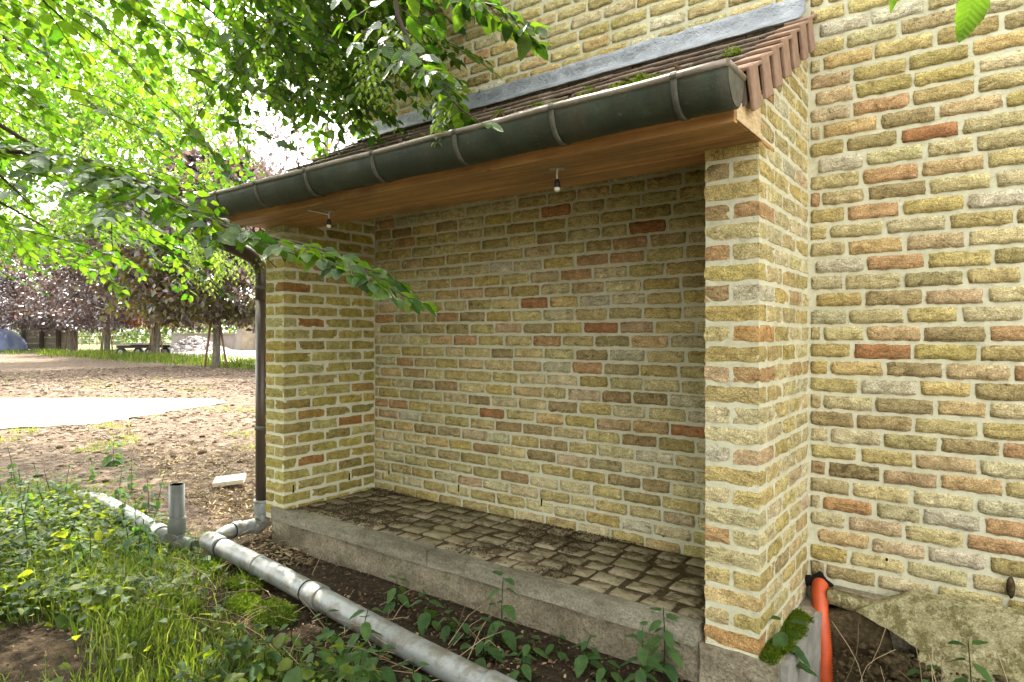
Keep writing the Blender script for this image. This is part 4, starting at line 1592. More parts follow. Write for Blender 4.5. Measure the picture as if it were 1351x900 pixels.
# flat pale stone lying on the soil
p = gp(303, 641)
bm = box_bm(0.22, 0.15, 0.035, 0.004)
st = obj("paving_tile", bm_mesh("paving_tile", bm, M['pale_stone']), None, p + Vector((0, 0, 0.045)))
st.rotation_euler = (0.12, -0.08, 0.9)
tag(st, "single pale flat paving tile lying on the bare soil left of the downpipe", "tile")

# ================================================================== LAMP HOLDERS
for (px, lab) in ((735, "bare lamp holder hanging from the right half of the wooden soffit"), (435, "bare lamp holder hanging near the left end of the wooden soffit")):
    x = -1.262 if px == 735 else -2.571
    y = -0.766
    L = thing("lamp_holder", (x, y, Z_SOF - 0.08), lab, "lamp", "lamp holders under the soffit")
    bm = box_bm(0.055, 0.032, 0.003, 0.001)
    o = obj("mount_plate", bm_mesh("mount_plate", bm, M['galv']), L, (x, y, Z_SOF - 0.003)); o.rotation_euler = (0, 0, 0.5)
    tube("cable", smooth_path([(x + 0.003, y, Z_SOF - 0.004), (x - 0.002, y + 0.002, Z_SOF - 0.02), (x, y, Z_SOF - 0.045)], 4), 0.0035, M['cable'], L, 8)
    if px == 435:
        tube("loose_wire", smooth_path([(x - 0.002, y, Z_SOF - 0.02), (x - 0.03, y - 0.03, Z_SOF - 0.012), (x - 0.07, y - 0.07, Z_SOF - 0.002)], 4), 0.003, M['cable'], L, 8)
    tube("socket", [(x, y, Z_SOF - 0.040), (x, y, Z_SOF - 0.052), (x, y, Z_SOF - 0.070)], [0.006, 0.0105, 0.013], M['black'], L, 14)
    tube("bulb", [(x, y, Z_SOF - 0.070), (x, y, Z_SOF - 0.080), (x, y, Z_SOF - 0.084)], [0.011, 0.0105, 0.005], M['opal'], L, 14)

# ================================================================== LEAF GEOMETRY
def inside(x, y, poly):
    c = False
    n = len(poly)
    for i in range(n):
        x1, y1 = poly[i]; x2, y2 = poly[(i + 1) % n]
        if (y1 > y) != (y2 > y) and x < (x2 - x1) * (y - y1) / (y2 - y1) + x1:
            c = not c
    return c


LT = np.array([(0, 0, 0), (.28, -.5, .07), (.28, 0, 0), (.28, .5, .07), (.66, -.40, .05), (.66, 0, -.03), (.66, .40, .05), (1, 0, -.10)])
LF = np.array([(0, 2, 1), (0, 3, 2), (1, 2, 5), (1, 5, 4), (2, 3, 6), (2, 6, 5), (4, 5, 7), (5, 6, 7)])
QT = np.array([(0, 0, 0), (.45, -.5, .05), (1, 0, -.05), (.45, .5, .05)])
QF = np.array([(0, 1, 2), (0, 2, 3)])


def leaf_geo(P, D, N, L, Wd, simple=False):
    T, Fc = (QT, QF) if simple else (LT, LF)
    D = D / (np.linalg.norm(D, axis=1, keepdims=True) + 1e-9)
    Sd = np.cross(N, D); Sd /= np.linalg.norm(Sd, axis=1, keepdims=True) + 1e-9
    N2 = np.cross(D, Sd)
    L = L[:, None]; Wd = Wd[:, None]
    n, m = len(P), len(T)
    V = np.empty((n, m, 3))
    for j, (a, b, c) in enumerate(T):
        V[:, j] = P + D * (a * L) + Sd * (b * Wd) + N2 * (c * L)
    Fa = (Fc[None] + (np.arange(n) * m)[:, None, None]).reshape(-1, 3)
    return V.reshape(-1, 3), Fa, m


def leaves_mesh(name, P, D, N, L, Wd, mat, seed=0, simple=False, rn=None, smooth=False):
    V, Fc, m = leaf_geo(P, D, N, L, Wd, simple)
    rg = np.random.default_rng(seed)
    if rn is None:
        rn = rg.uniform(0, 1, len(P))
    return np_mesh(name, V, Fc, mat, smooth, {"rnd": np.repeat(rn, m)})


def hero_leaf(seed, teeth=9, wid=0.6, curl=0.12):
    """serrated leaf of unit length along +X, face up"""
    r = random.Random(seed)
    n = teeth
    bend = r.uniform(-curl, curl)
    V, Fc = [], []

    def half(t):
        return wid * 0.5 * (math.sin(math.pi * min(1, t ** 0.72)) ** 0.8) * (1 - 0.25 * t)

    def zc(t):
        return -curl * 1.2 * t * t + 0.02 * math.sin(6 * t)
    for i in range(n + 1):
        t = i / n
        V.append((t, bend * math.sin(math.pi * t) * 0.3, zc(t)))
    L0 = len(V)
    for sgn in (-1, 1):
        for i in range(1, n):
            t = i / n
            h = half(t)
            V.append((t + 0.03, sgn * h * (1.0 + (0.05 if i % 2 else -0.05)) + V[i][1], zc(t) + 0.12 * h + r.uniform(-.015, .015)))
    a = L0; b = L0 + n - 1
    for base, sg in ((a, 0), (b, 1)):
        for i in range(n):
            if i == 0:
                f = (0, 1, base)
            elif i == n - 1:
                f = (n - 1, n, base + n - 2)
            else:
                f = (i, i + 1, base + i, base + i - 1)
            Fc.append(f if sg else f[::-1])
    return V, Fc


def hero_mesh(name, seed, mat, **kw):
    V, Fc = hero_leaf(seed, **kw)
    me = py_mesh(name, V, Fc, mat, True)
    return me


HL = [hero_mesh("leaf", s, M['leaf_hero'], teeth=9, wid=0.62, curl=0.14) for s in range(8)]
NL = [hero_mesh("leaf", 50 + s, M['nettle'], teeth=10, wid=0.60, curl=0.10) for s in range(6)]


def place_leaf(me, parent, p, d, n, L):
    d = Vector(d).normalized()
    s = Vector(n).cross(d)
    if s.length < 1e-4:
        s = d.orthogonal()
    s.normalize()
    n2 = d.cross(s)
    m = Matrix((d, s, n2)).transposed()
    o = bpy.data.objects.new("leaf", me)
    link(o, parent, p)
    o.rotation_euler = m.to_euler()
    o.scale = (L, L, L)
    return o


n = len(DEAD)
D = rng.normal(0, 1, (n, 3)); D[:, 2] *= .4
N = rng.normal(0, .5, (n, 3)); N[:, 2] += 1
L = rng.uniform(.012, .045, n)
obj("dead_leaves", leaves_mesh("dead_leaves", DEAD, D, N, L, L * .35, M['litter'], 148, rn=rng.uniform(.5, 1, n)), rf, (0, 0, 0), "stuff")

# ================================================================== HORNBEAM IN FRONT
TR = Vector((-3.35, -3.35, 0.0))
hb = thing("hornbeam_tree", TR, "leafy green hornbeam whose branches hang in from the upper left", "tree")
tube("trunk", smooth_path([TR + Vector((0, 0, -0.1)), TR + Vector((0.03, 0.02, 1.2)), TR + Vector((-0.05, 0.10, 2.6)), TR + Vector((0.05, 0.1, 4.5)), TR + Vector((0.1, 0.0, 7.0))], 4), [0.19 - 0.0095 * i for i in range(17)], M['bark'], hb, 14)
LP, LD, LN, LLn = [], [], [], []
twV, twF = [], []


def add_twig_tube(pts, rad):
    V_, F_c = tube_geo(pts, rad, 4, False)
    b = len(twV)
    twV.extend([tuple(v) for v in V_])
    twF.extend([tuple(b + q for q in f) for f in F_c])


def spray(p0, d0, length, rnd, leaf=0.068, nrm=None, step=0.030, sink=None, droop=0.25):
    """twig with alternate leaves lying in a plane; sink(p, d, n, L) takes each leaf"""
    p = Vector(p0); d = Vector(d0).normalized()
    n = Vector(nrm) if nrm is not None else Vector((rnd.uniform(-.45, .45), rnd.uniform(-.45, .45), 1)).normalized()
    pts = [p.copy()]
    k = int(length / step)
    side = 1
    for i in range(k):
        d = (d + Vector((rnd.uniform(-.08, .08), rnd.uniform(-.08, .08), -droop * step * 2 + rnd.uniform(-.05, .05)))).normalized()
        p = p + d * step
        pts.append(p.copy())
        s = n.cross(d).normalized() * side
        side = -side
        ld = (d * rnd.uniform(0.45, 0.9) + s * rnd.uniform(0.6, 1.0) + Vector((0, 0, rnd.uniform(-.35, .05)))).normalized()
        ln = (n + Vector((rnd.uniform(-.75, .75), rnd.uniform(-.75, .75), rnd.uniform(-.2, .2)))).normalized()
        L = leaf * rnd.uniform(0.65, 1.2) * (1 - 0.25 * i / k)
        sink(p.copy(), ld, ln, L)
    sink(p.copy(), d, n, leaf * 0.8)
    add_twig_tube(pts[::2] + ([pts[-1]] if len(pts) % 2 == 0 else []), 0.0022)


NECK = [(282, 312), (345, 318), (366, 345), (362, 430), (322, 430), (326, 352)]


def sink_bulk(p, d, n, L):
    x, y, f = proj(p)
    if 270 < x < 372 and 295 < y < 430 and inside(x, y, NECK):
        return
    LP.append(p); LD.append(d); LN.append(n); LLn.append(L)


hero_count = [0]
rnd = random.Random(21)


def hero_sink_for(parent):
    def f(p, d, n, L):
        if hero_count[0] < 300:
            x, y, ff = proj(p)
            if -20 < x < 1371 and -20 < y < 500:
                hero_count[0] += 1
                place_leaf(rnd.choice(HL), parent, p, d, n, L)
                return
        sink_bulk(p, d, n, L)
    return f


def limb(pts, r0, r1, parent=None):
    sp_ = smooth_path(pts, 6)
    n = len(sp_)
    return tube("branch", sp_, [r0 + (r1 - r0) * i / (n - 1) for i in range(n)], M['twig'], hb, 7), sp_


# main reaching branch: left edge -> tip in front of the side wall
A = [TR + Vector((0, 0.1, 2.3)), at(-260, 190, 3.25), at(-90, 194, 3.0), at(0, 199, 2.85), at(105, 209, 2.75), at(200, 248, 2.68), at(300, 300, 2.45), at(400, 322, 2.28), at(460, 345, 2.18), at(508, 372, 2.12)]
b1, sp1 = limb(A, 0.016, 0.0015)
hs1 = hero_sink_for(b1)
for i, p in enumerate(sp1):
    x, y, f = proj(p)
    if x < -30 or i < 14:
        continue
    d = (sp1[min(i + 1, len(sp1) - 1)] - sp1[i - 1]).normalized()
    s = Vector((0, 0, 1)).cross(d).normalized()
    if x > 230:
        for sg in (1, -1):
            if x < 330 or (i + (sg > 0)) % 2 == 0:
                spray(p, d * 0.9 + s * sg * 0.8, rnd.uniform(0.10, 0.2) * (1.0 if x > 330 else 1.7), rnd, 0.092, None, 0.052, hs1, 0.6)
    else:
        for sg in (1, -1):
            spray(p, d * 0.6 + s * sg * 0.9 + Vector((0, 0, rnd.uniform(-.2, .1))), rnd.uniform(0.35, 0.6), rnd, 0.084, None, 0.036, sink_bulk, 0.4)
spray(sp1[-3], (sp1[-1] - sp1[-3]), 0.16, rnd, 0.09, None, 0.035, hs1, 0.2)

# branch coming from the top in front of the roof
B = [TR + Vector((0.1, 0.1, 4.2)), at(380, -330, 2.7), at(505, -90, 2.35), at(525, 20, 2.25), at(555, 75, 2.2), at(583, 103, 2.18), at(602, 138, 2.16), at(650, 172, 2.14)]
b2, sp2 = limb(B, 0.014, 0.0013)
hs2 = hero_sink_for(b2)
for i, p in enumerate(sp2):
    x, y, f = proj(p)
    if y < -120:
        continue
    d = (sp2[min(i + 1, len(sp2) - 1)] - sp2[i - 1]).normalized()
    s = Vector((0, 0, 1)).cross(d)
    s = s.normalized() if s.length > 0.1 else Vector((1, 0, 0))
    for sg in (1, -1):
        if (i + (sg > 0)) % 2 or (y > 95 and rnd.random() < 0.3):
            continue
        spray(p, d * 0.5 + s * sg * 1.0, rnd.uniform(0.12, 0.30) if y < 100 else 0.08, rnd, 0.088, None, 0.055, hs2, 0.8)
# a second sprig to its right
B3 = [sp2[12], at(560, -60, 2.25), at(610, -8, 2.25), at(650, 8, 2.24), at(690, 30, 2.22)]
b3, sp3 = limb(B3, 0.012, 0.0015)
hs3 = hero_sink_for(b3)
for i, p in enumerate(sp3):
    if i < 5:
        continue
    d = (sp3[min(i + 1, len(sp3) - 1)] - sp3[i - 1]).normalized()
    s = Vector((0, 0, 1)).cross(d).normalized()
    for sg in (1, -1):
        if (i + (sg > 0)) % 2 == 0:
            spray(p, d * 0.7 + s * sg * 0.7 + Vector((0, 0, -0.2)), rnd.uniform(0.06, 0.14), rnd, 0.085, None, 0.050, hs3, 0.6)
# leaves near the lens at the top right
B4 = [TR + Vector((0.2, 0.1, 4.6)), Vector((-1.6, -3.0, 3.0)), at(900, -230, 1.55), at(1200, -95, 1.25), at(1300, -40, 1.22), at(1390, -22, 1.22)]
b4, sp4 = limb(B4, 0.028, 0.0015)
for (px, py, dx, dy, L) in ((1288, -20, -0.04, -1, 0.10), (1345, -12, 0.75, -0.25, 0.065), (1182, -22, 0.15, -1, 0.05), (1255, -30, -1, -0.2, 0.06), (1225, -45, -0.5, 0.6, 0.06)):
    p = at(px, py, 1.22)
    d = R_ * dx + Vector((0, 0, dy)) + F_ * 0.35
    n = (-F_ * 0.8 + Vector((0, 0, 0.5)) + R_ * rnd.uniform(-.2, .2))
    place_leaf(HL[rnd.randrange(8)], b4, p, d, n, L)
    hero_count[0] += 1

# bulk of the crown inside the view: sprays scattered through a volume
POLY = [(-250, -260), (610, -260), (560, 10), (520, 90), (440, 130), (405, 150), (330, 215), (300, 245), (285, 270), (330, 300), (300, 335), (225, 345), (150, 345), (60, 352), (-250, 385)]


def hole(x, y):
    """openings where the bright sky shows through"""
    for hx, hy, hr in ((45, 140, 26), (110, 52, 20), (205, 105, 24), (165, 125, 18), (350, 175, 22), (280, 60, 10), (180, 200, 18), (230, 215, 16), (385, 10, 12), (310, 185, 10), (120, 105, 10), (15, 100, 14)):
        if (x - hx) ** 2 + ((y - hy) * 1.4) ** 2 < hr * hr * 0.6:
            return True
    return False


n_sp = 0
tries = 0
while n_sp < 1450 and tries < 34000:
    tries += 1
    x = rnd.uniform(-240, 600); y = rnd.uniform(-250, 385)
    t = rnd.uniform(2.7, 7.5)
    if not inside(x, y, POLY) or hole(x, y):
        continue
    if x > 330:
        t = rnd.uniform(2.9, 3.9)
    p = at(x, y, t)
    if p.z < 1.35:
        continue
    # keep out of the building
    if p.x > -3.5 and p.y > -1.25 and p.z < 2.4:
        continue
    q_ = p - sv * (p.z / sv.z)
    if -5.2 < q_.x < -1.6 and -2.4 < q_.y < -0.7 and rnd.random() < 0.65:
        continue
    d = (p - (TR + Vector((0, 0, 3.2)))); d.z *= 0.25
    d = d.normalized() + Vector((rnd.uniform(-.7, .7), rnd.uniform(-.7, .7), rnd.uniform(-.35, .15)))
    spray(p, d, rnd.uniform(0.28, 0.55), rnd, 0.082, None, 0.036, sink_bulk, 0.5)
    n_sp += 1
for _ in range(95):      # dense darker mass over the left end of the roof
    x = rnd.uniform(290, 505); y = rnd.uniform(-60, 150)
    if y > 165 - 0.28 * (x - 290) + 20 * math.sin(x * 0.07) or (x - 350) ** 2 + (y - 170) ** 2 < 900:
        continue
    p = at(x, y, rnd.uniform(2.8, 3.5))
    if p.z < 2.3:
        continue
    spray(p, Vector((rnd.uniform(-.6, 1), rnd.uniform(-.5, .5), rnd.uniform(-.7, 0))), rnd.uniform(0.2, 0.4), rnd, 0.075, None, 0.036, sink_bulk, 0.9)
for _ in range(420):
    x = rnd.uniform(-120, 340); y = rnd.uniform(-120, 190)
    if hole(x, y) or y > 250 - 0.3 * x:
        continue
    p = at(x, y, rnd.uniform(7.5, 10.5))
    spray(p, Vector((rnd.uniform(-1, 1), rnd.uniform(-1, 1), rnd.uniform(-.4, .1))), rnd.uniform(0.5, 0.9), rnd, 0.115, None, 0.055, sink_bulk, 0.4)
# limbs carrying them
for (x, y, t, z0) in ((120, 60, 3.4, 3.0), (60, -60, 4.2, 3.3), (330, 60, 3.3, 3.4), (60, 300, 3.0, 2.2), (150, 160, 4.6, 2.8), (420, -40, 3.2, 3.8), (-60, 110, 3.6, 2.9), (210, 290, 3.4, 2.4), (140, 10, 2.9, 3.2), (40, 270, 2.9, 2.5)):
    e = at(x, y, t)
    s0 = TR + Vector((0, 0.1, z0))
    m1 = s0.lerp(e, 0.4) + Vector((0, 0, 0.18)); m2 = s0.lerp(e, 0.75) + Vector((rnd.uniform(-.1, .1), rnd.uniform(-.1, .1), 0.10))
    limb([s0, m1, m2, e], 0.020, 0.003)

# the rest of the crown, outside the frame: above and to the left, real shade for the yard
rg = np.random.default_rng(5)
out_n = 0
Pq = []
while out_n < 40000:
    q = rg.normal(0, 1, (4000, 3)); q /= np.linalg.norm(q, axis=1, keepdims=True)
    q *= rg.uniform(0.45, 1.0, (4000, 1)) ** 0.5
    P = np.array(TR) + np.array([0.0, -3.2, 4.4]) + q * np.array([4.2, 3.6, 3.9])
    x, y, f = proj_np(P)
    ok = ((f < 0.4) | (x < -60) | (x > 1500) | (y < -120)) & (P[:, 2] > 0.9) & (P[:, 1] < -0.35)
    ok &= (np.hypot(P[:, 0], P[:, 1] + 2.7) > 1.0)
    Pq.append(P[ok]); out_n += ok.sum()
Pq = np.vstack(Pq)[:40000]
nq = len(Pq)
Dq = rg.normal(0, 1, (nq, 3)); Dq[:, 2] *= 0.4
Nq = rg.normal(0, 0.4, (nq, 3)); Nq[:, 2] += 1
Lq = rg.uniform(0.14, 0.24, nq)

P = np.array([tuple(v) for v in LP]); D = np.array([tuple(v) for v in LD]); N = np.array([tuple(v) for v in LN]); L = np.array(LLn)
print("bulk leaves", len(P), "hero", hero_count[0])
P = np.vstack([P, Pq]); D = np.vstack([D, Dq]); N = np.vstack([N, Nq]); L = np.concatenate([L, Lq])
obj("crown", leaves_mesh("crown", P, D, N, L, L * 0.60, M['leaf'], 3), hb, (0, 0, 0), "stuff")
obj("twigs", py_mesh("twigs", twV, twF, M['twig']), hb, (0, 0, 0), "stuff")

# drooping hop-like fruit clusters
cp, cD, cN, cL = [], [], [], []


def cluster(p, n=16, ln=0.11):
    p = Vector(p)
    for i in range(n):
        f = i / n
        a = i * 2.4
        q = p + Vector((math.cos(a) * 0.012, math.sin(a) * 0.012, -ln * f))
        cp.append(q); cD.append(Vector((math.cos(a) * 0.7, math.sin(a) * 0.7, -0.75)))
        cN.append(Vector((math.cos(a), math.sin(a), 0.8))); cL.append(0.034 * (1 - 0.4 * f) * rnd.uniform(.8, 1.15))


def cluster_zone(n, xs_, ys_, ts_):
    for _ in range(n):
        x = rnd.uniform(*xs_); y = rnd.uniform(*ys_); t = rnd.uniform(*ts_)
        cluster(at(x, y, t), 15, rnd.uniform(.08, .14))


cluster_zone(70, (300, 470), (20, 150), (2.9, 3.8))
cluster_zone(28, (470, 600), (20, 125), (2.4, 2.9))
cluster_zone(34, (250, 345), (315, 365), (3.6, 4.3))
cluster_zone(14, (575, 605), (130, 165), (2.25, 2.4))
cluster_zone(40, (90, 300), (60, 230), (3.2, 4.5))
obj("fruit_clusters", leaves_mesh("fruit_clusters", np.array([tuple(v) for v in cp]), np.array([tuple(v) for v in cD]), np.array([tuple(v) for v in cN]), np.array(cL), np.array(cL) * 0.5, M['catkin'], 9), hb, (0, 0, 0), "stuff")

# ================================================================== SECOND GREEN TREE FURTHER LEFT
far_left = on_ground(-45, 442 + 1.15 * FPX / 27)
T2 = far_left
t2 = thing("hornbeam_tree", T2, "tall green tree standing behind the near branches on the left", "tree")
tube("trunk", [T2, T2 + Vector((0, 0, 5)), T2 + Vector((0.2, 0.2, 11))], [0.3, 0.24, 0.06], M['bark'], t2, 10)
n2 = 34000
q = rg.normal(0, 1, (n2, 3)); q /= np.linalg.norm(q, axis=1, keepdims=True)
q *= rg.uniform(0.05, 1.0, (n2, 1)) ** 0.45
cl_ = rg.normal(0, 1, (160, 3)); cl_ /= np.linalg.norm(cl_, axis=1, keepdims=True); cl_ *= rg.uniform(0.3, 1, (160, 1)) ** 0.4
q = cl_[rg.integers(0, 160, n2)] + rg.normal(0, 0.11, (n2, 3))
P = np.array(T2) + np.array(R_ * 2.8) + np.array([0.0, 0.0, 10.0]) + q * np.array([7.0, 7.0, 6.0])
keep = (P[:, 2] > 4.2)
P = P[keep]
nq = len(P)
D = rg.normal(0, 1, (nq, 3)); D[:, 2] -= 0.4
N = rg.normal(0, 0.5, (nq, 3)); N[:, 2] += 0.9
L = rg.uniform(0.16, 0.26, nq)
obj("crown", leaves_mesh("crown", P, D, N, L, L * 0.62, M['leaf'], 13, rn=rg.uniform(0.35, 1, nq)), t2, (0, 0, 0), "stuff")
for i in range(9):
    e = P[rg.integers(0, nq)]
    tube("branch", smooth_path([T2 + Vector((0, 0, 4.2 + 0.5 * i)), (T2 + Vector((0, 0, 4.2 + 0.5 * i))).lerp(Vector(e), 0.5) + Vector((0, 0, 0.5)), Vector(e)], 5), [0.05 - 0.0042 * k for k in range(11)], M['bark'], t2, 6)

# ================================================================== COPPER BEECHES WITH STAKES


def beech_crown(seed, n, R, H0, H1, mats):
    rg = np.random.default_rng(seed)
    ncl = 420
    zz = rg.uniform(-1, 1, ncl)
    ra = np.sqrt(rg.uniform(0.05, 1, ncl)) * (1 - np.clip(zz, -0.2, 1) ** 2 * 0.75) * (1 - 0.35 * (zz < -0.85))
    an = rg.uniform(0, 6.283, ncl)
    c = np.stack([ra * np.cos(an), ra * np.sin(an), zz], 1)
    q = c[rg.integers(0, ncl, n)] + rg.normal(0, 0.085, (n, 3)) * np.array([1, 1, 0.6])
    P = q * np.array([R, R, (H1 - H0) / 2]) + np.array([0, 0, (H0 + H1) / 2])
    # drooping skirt of outer twigs
    P[:, 2] -= 0.25 * np.hypot(q[:, 0], q[:, 1]) ** 2 * 0.8
    D = rg.normal(0, 1, (n, 3)); D[:, 2] -= 0.5
    N = rg.normal(0, 0.5, (n, 3)); N[:, 2] += 0.8
    L = rg.uniform(0.16, 0.30, n)
    return P, D, N, L


def far_pt(px, py_base):
    return on_ground(px, py_base, 0.0)


bpos = [  # px, base py, crown radius, top, kind, label, shown stakes
    (285, 484, 3.6, 7.6, 'green', "nearest staked copper beech, leaves tinged green, beside the pale yard", True),
    (206, 471, 4.2, 8.6, 'orange', "staked copper beech with a flush of orange leaves behind the low cart", True),
    (141, 467, 4.4, 9.2, 'purple', "staked copper beech in the middle of the row with a thick bare trunk", True),
    (93, 463, 4.6, 9.6, 'purple', "staked copper beech in front of the brown fence panels", True),
    (30, 462, 4.6, 9.6, 'purple', "leftmost copper beech, crown hanging over the blue tarpaulin", False),
    (430, 489, 4.6, 12.0, 'purple', "copper beech hidden behind the alcove, only its pinkish crown showing above the eave", False)]
for bi, (px, py, R, H, kd, lab, stakes) in enumerate(bpos):
    b = far_pt(px, py)
    b.z = g1(b.x, b.y)
    T = thing("copper_beech", b, lab, "tree", "copper beeches in a row")
    tr = 0.16 if bi else 0.13
    tube("trunk", [b + Vector((0, 0, -0.1)), b + Vector((0.02, 0, 0.25)), b + Vector((0.03, 0.02, 1.6)), b + Vector((0, 0, 4.0)), b + Vector((0, 0, 8.0))], [tr * 1.35, tr * 1.05, tr * .95, tr * .7, 0.04], M['bark'], T, 12)
    P, D, N, L = beech_crown(200 + bi, 24000 if bi == 0 else 9000 if bi == 5 else 18000, R, 1.75 if bi != 5 else 2.2, H, None)
    P = P + np.array(b)
    rg = np.random.default_rng(400 + bi)
    if bi == 5:
        L = L * 0.7
    u = rg.uniform(0, 1, len(P))
    if kd == 'green':
        low = (P[:, 2] < 4.0) & (u < 0.55)
        sets = [(~low, 'beech'), (low, 'beech_green')]
    elif kd == 'orange':
        x, y, f = proj_np(P)
        low = (np.hypot((x - 205) / 30, (y - 400) / 40) < 1.2 + 0.4 * fnoise(P[:, 0], P[:, 2], 5, 2, 1.2)) & (u < 0.75)
        sets = [(~low, 'beech'), (low, 'beech_orange')]
    else:
        sets = [(u < 2, 'beech')]
    for ms, mt in sets:
        if ms.sum():
            obj("crown", leaves_mesh("crown", P[ms], D[ms], N[ms], L[ms], L[ms] * 0.62, M[mt], 500 + bi, True), T, (0, 0, 0), "stuff")
    for _ in range(8):
        e = P[rg.integers(0, len(P))]
        s0 = b + Vector((0, 0, rg.uniform(1.5, 5)))
        tube("branch", [s0, s0.lerp(Vector(e), 0.55) + Vector((0, 0, 0.3)), Vector(e)], [0.05, 0.03, 0.012], M['bark'], T, 5)
    if stakes:
        words = {0: "nearest green tinged", 1: "orange flushed", 2: "middle thick trunked", 3: "fence side"}[bi]
        for j, (sx, tilt, side) in enumerate(((-0.42, 0.14, "left"), (0.40, -0.16, "right"), (-0.12, 0.05, "front"))):
            if j == 2 and bi in (0, 3):
                continue
            base = b + R_ * sx + F_ * (-0.25 if j == 2 else 0.0)
            top = base + R_ * tilt * 1.9 + Vector((0, 0, 1.9))
            o = tube("tree_stake", [base + Vector((0, 0, -0.1)), top], 0.04, M['stake'], None, 8)
            tag(o, "wooden stake on the %s of the %s copper beech" % (side, words), "stake", "stakes around the copper beeches")

# ================================================================== FAR BACKGROUND
# fence of brown panels between dark posts
fe = thing("panel_fence", far_pt(120, 460.5), "brown concrete panel fence with dark posts behind the beeches", "fence")
pxs = [30, 55, 77, 100]
for i in range(len(pxs) - 1):
    a = at(pxs[i], 461, 50); b_ = at(pxs[i + 1], 461, 50)
    a.z = b_.z = 0
    d = (b_ - a); n = Vector((-d.y, d.x, 0)).normalized() * 0.06
    for lev in range(4):
        z0, z1 = 0.05 + lev * 0.47, 0.50 + lev * 0.47
        Vv = [a + n + Vector((0, 0, z0)), b_ + n + Vector((0, 0, z0)), b_ + n + Vector((0, 0, z1)), a + n + Vector((0, 0, z1)),
              a - n + Vector((0, 0, z0)), b_ - n + Vector((0, 0, z0)), b_ - n + Vector((0, 0, z1)), a - n + Vector((0, 0, z1))]
        me = py_mesh("panel", [v - WP[fe.name] for v in Vv], [(0, 1, 2, 3), (7, 6, 5, 4), (0, 4, 5, 1), (1, 5, 6, 2), (2, 6, 7, 3), (3, 7, 4, 0)], M['panel'])
        obj("panel", me, fe, WP[fe.name])
for x in pxs:
    a = at(x, 461, 49.8); a.z = 0
    tube("post", [a, a + Vector((0, 0, 2.2))], 0.16, M['post'], fe, 6, False)
# blue tarpaulin dome
c = at(-8, 461, 47); c.z = 0
bm = bmesh.new()
bmesh.ops.create_uvsphere(bm, u_segments=32, v_segments=18, radius=1.0)
bmesh.ops.delete(bm, geom=[v for v in bm.verts if v.co.z < -0.05], context='VERTS')
P = np.array([v.co for v in bm.verts])
dn = fnoise(P[:, 0] * 3, P[:, 1] * 3 + P[:, 2], 91, 3, 1.4)
for i, v in enumerate(bm.verts):
    v.co = Vector((v.co.x * 2.3, v.co.y * 2.0, v.co.z * 1.75)) * (1 + 0.035 * dn[i])
ta = obj("tarpaulin_heap", bm_mesh("tarpaulin_heap", bm, M['tarp'], True), None, c)
tag(ta, "heap under a blue tarpaulin at the far left edge", "tarpaulin")


def chunks(name, centers, sizes, seed, mat, flat=0.7):
    rg = np.random.default_rng(seed)
    bm = bmesh.new(); bmesh.ops.create_icosphere(bm, subdivisions=1, radius=1.0)
    T = np.array([v.co for v in bm.verts]); Fi = np.array([[v.index for v in f.verts] for f in bm.faces]); bm.free()
    n = len(centers); m = len(T)
    V = np.empty((n, m, 3))
    ang = rg.uniform(0, 6.28, n)
    J = T[None] * rg.uniform(0.6, 1.25, (n, m, 1)) * np.stack([rg.uniform(.7, 1.3, n), rg.uniform(.7, 1.3, n), rg.uniform(flat * .7, flat * 1.2, n)], 1)[:, None, :]
    ca, sa = np.cos(ang)[:, None], np.sin(ang)[:, None]
    V[..., 0] = J[..., 0] * ca - J[..., 1] * sa
    V[..., 1] = J[..., 0] * sa + J[..., 1] * ca
    V[..., 2] = J[..., 2]
    V = V * sizes[:, None, None] + centers[:, None, :]
    Fc = (Fi[None] + (np.arange(n) * m)[:, None, None]).reshape(-1, 3)
    return np_mesh(name, V.reshape(-1, 3), Fc, mat, False, {"rnd": np.repeat(rg.uniform(0, 1, n), m)})


# rubble heap
c = far_pt(258, 466)
rg = np.random.default_rng(33)
n = 900
rr = np.sqrt(rg.uniform(0, 1, n)) * 2.2; aa = rg.uniform(0, 6.28, n)
Cc = np.stack([rr * np.cos(aa), rr * np.sin(aa), np.clip(1.15 * (1 - rr / 2.2), 0, 9) * rg.uniform(0.75, 1.0, n)], 1)
ru = obj("rubble_heap", chunks("rubble_heap", Cc, rg.uniform(.07, .20, n), 34, M['rubble']), None, c)
tag(ru, "heap of grey rubble behind the pale yard", "rubble", None, "stuff")

# flat farm cart
c = far_pt(190, 470)
ct = thing("flat_cart", c, "grey flat wooden cart parked under the orange flushed beech", "cart")


def rel_box(name, parent, base, u, v, z0, z1, du, dv, mat, yaw):
    bm = box_bm(du, dv, z1 - z0, 0.01, 1)
    o = obj(name, bm_mesh(name, bm, mat), parent, base + R_ * u + F_ * v + Vector((0, 0, (z0 + z1) / 2)))
    o.rotation_euler = (0, 0, yaw)
    return o


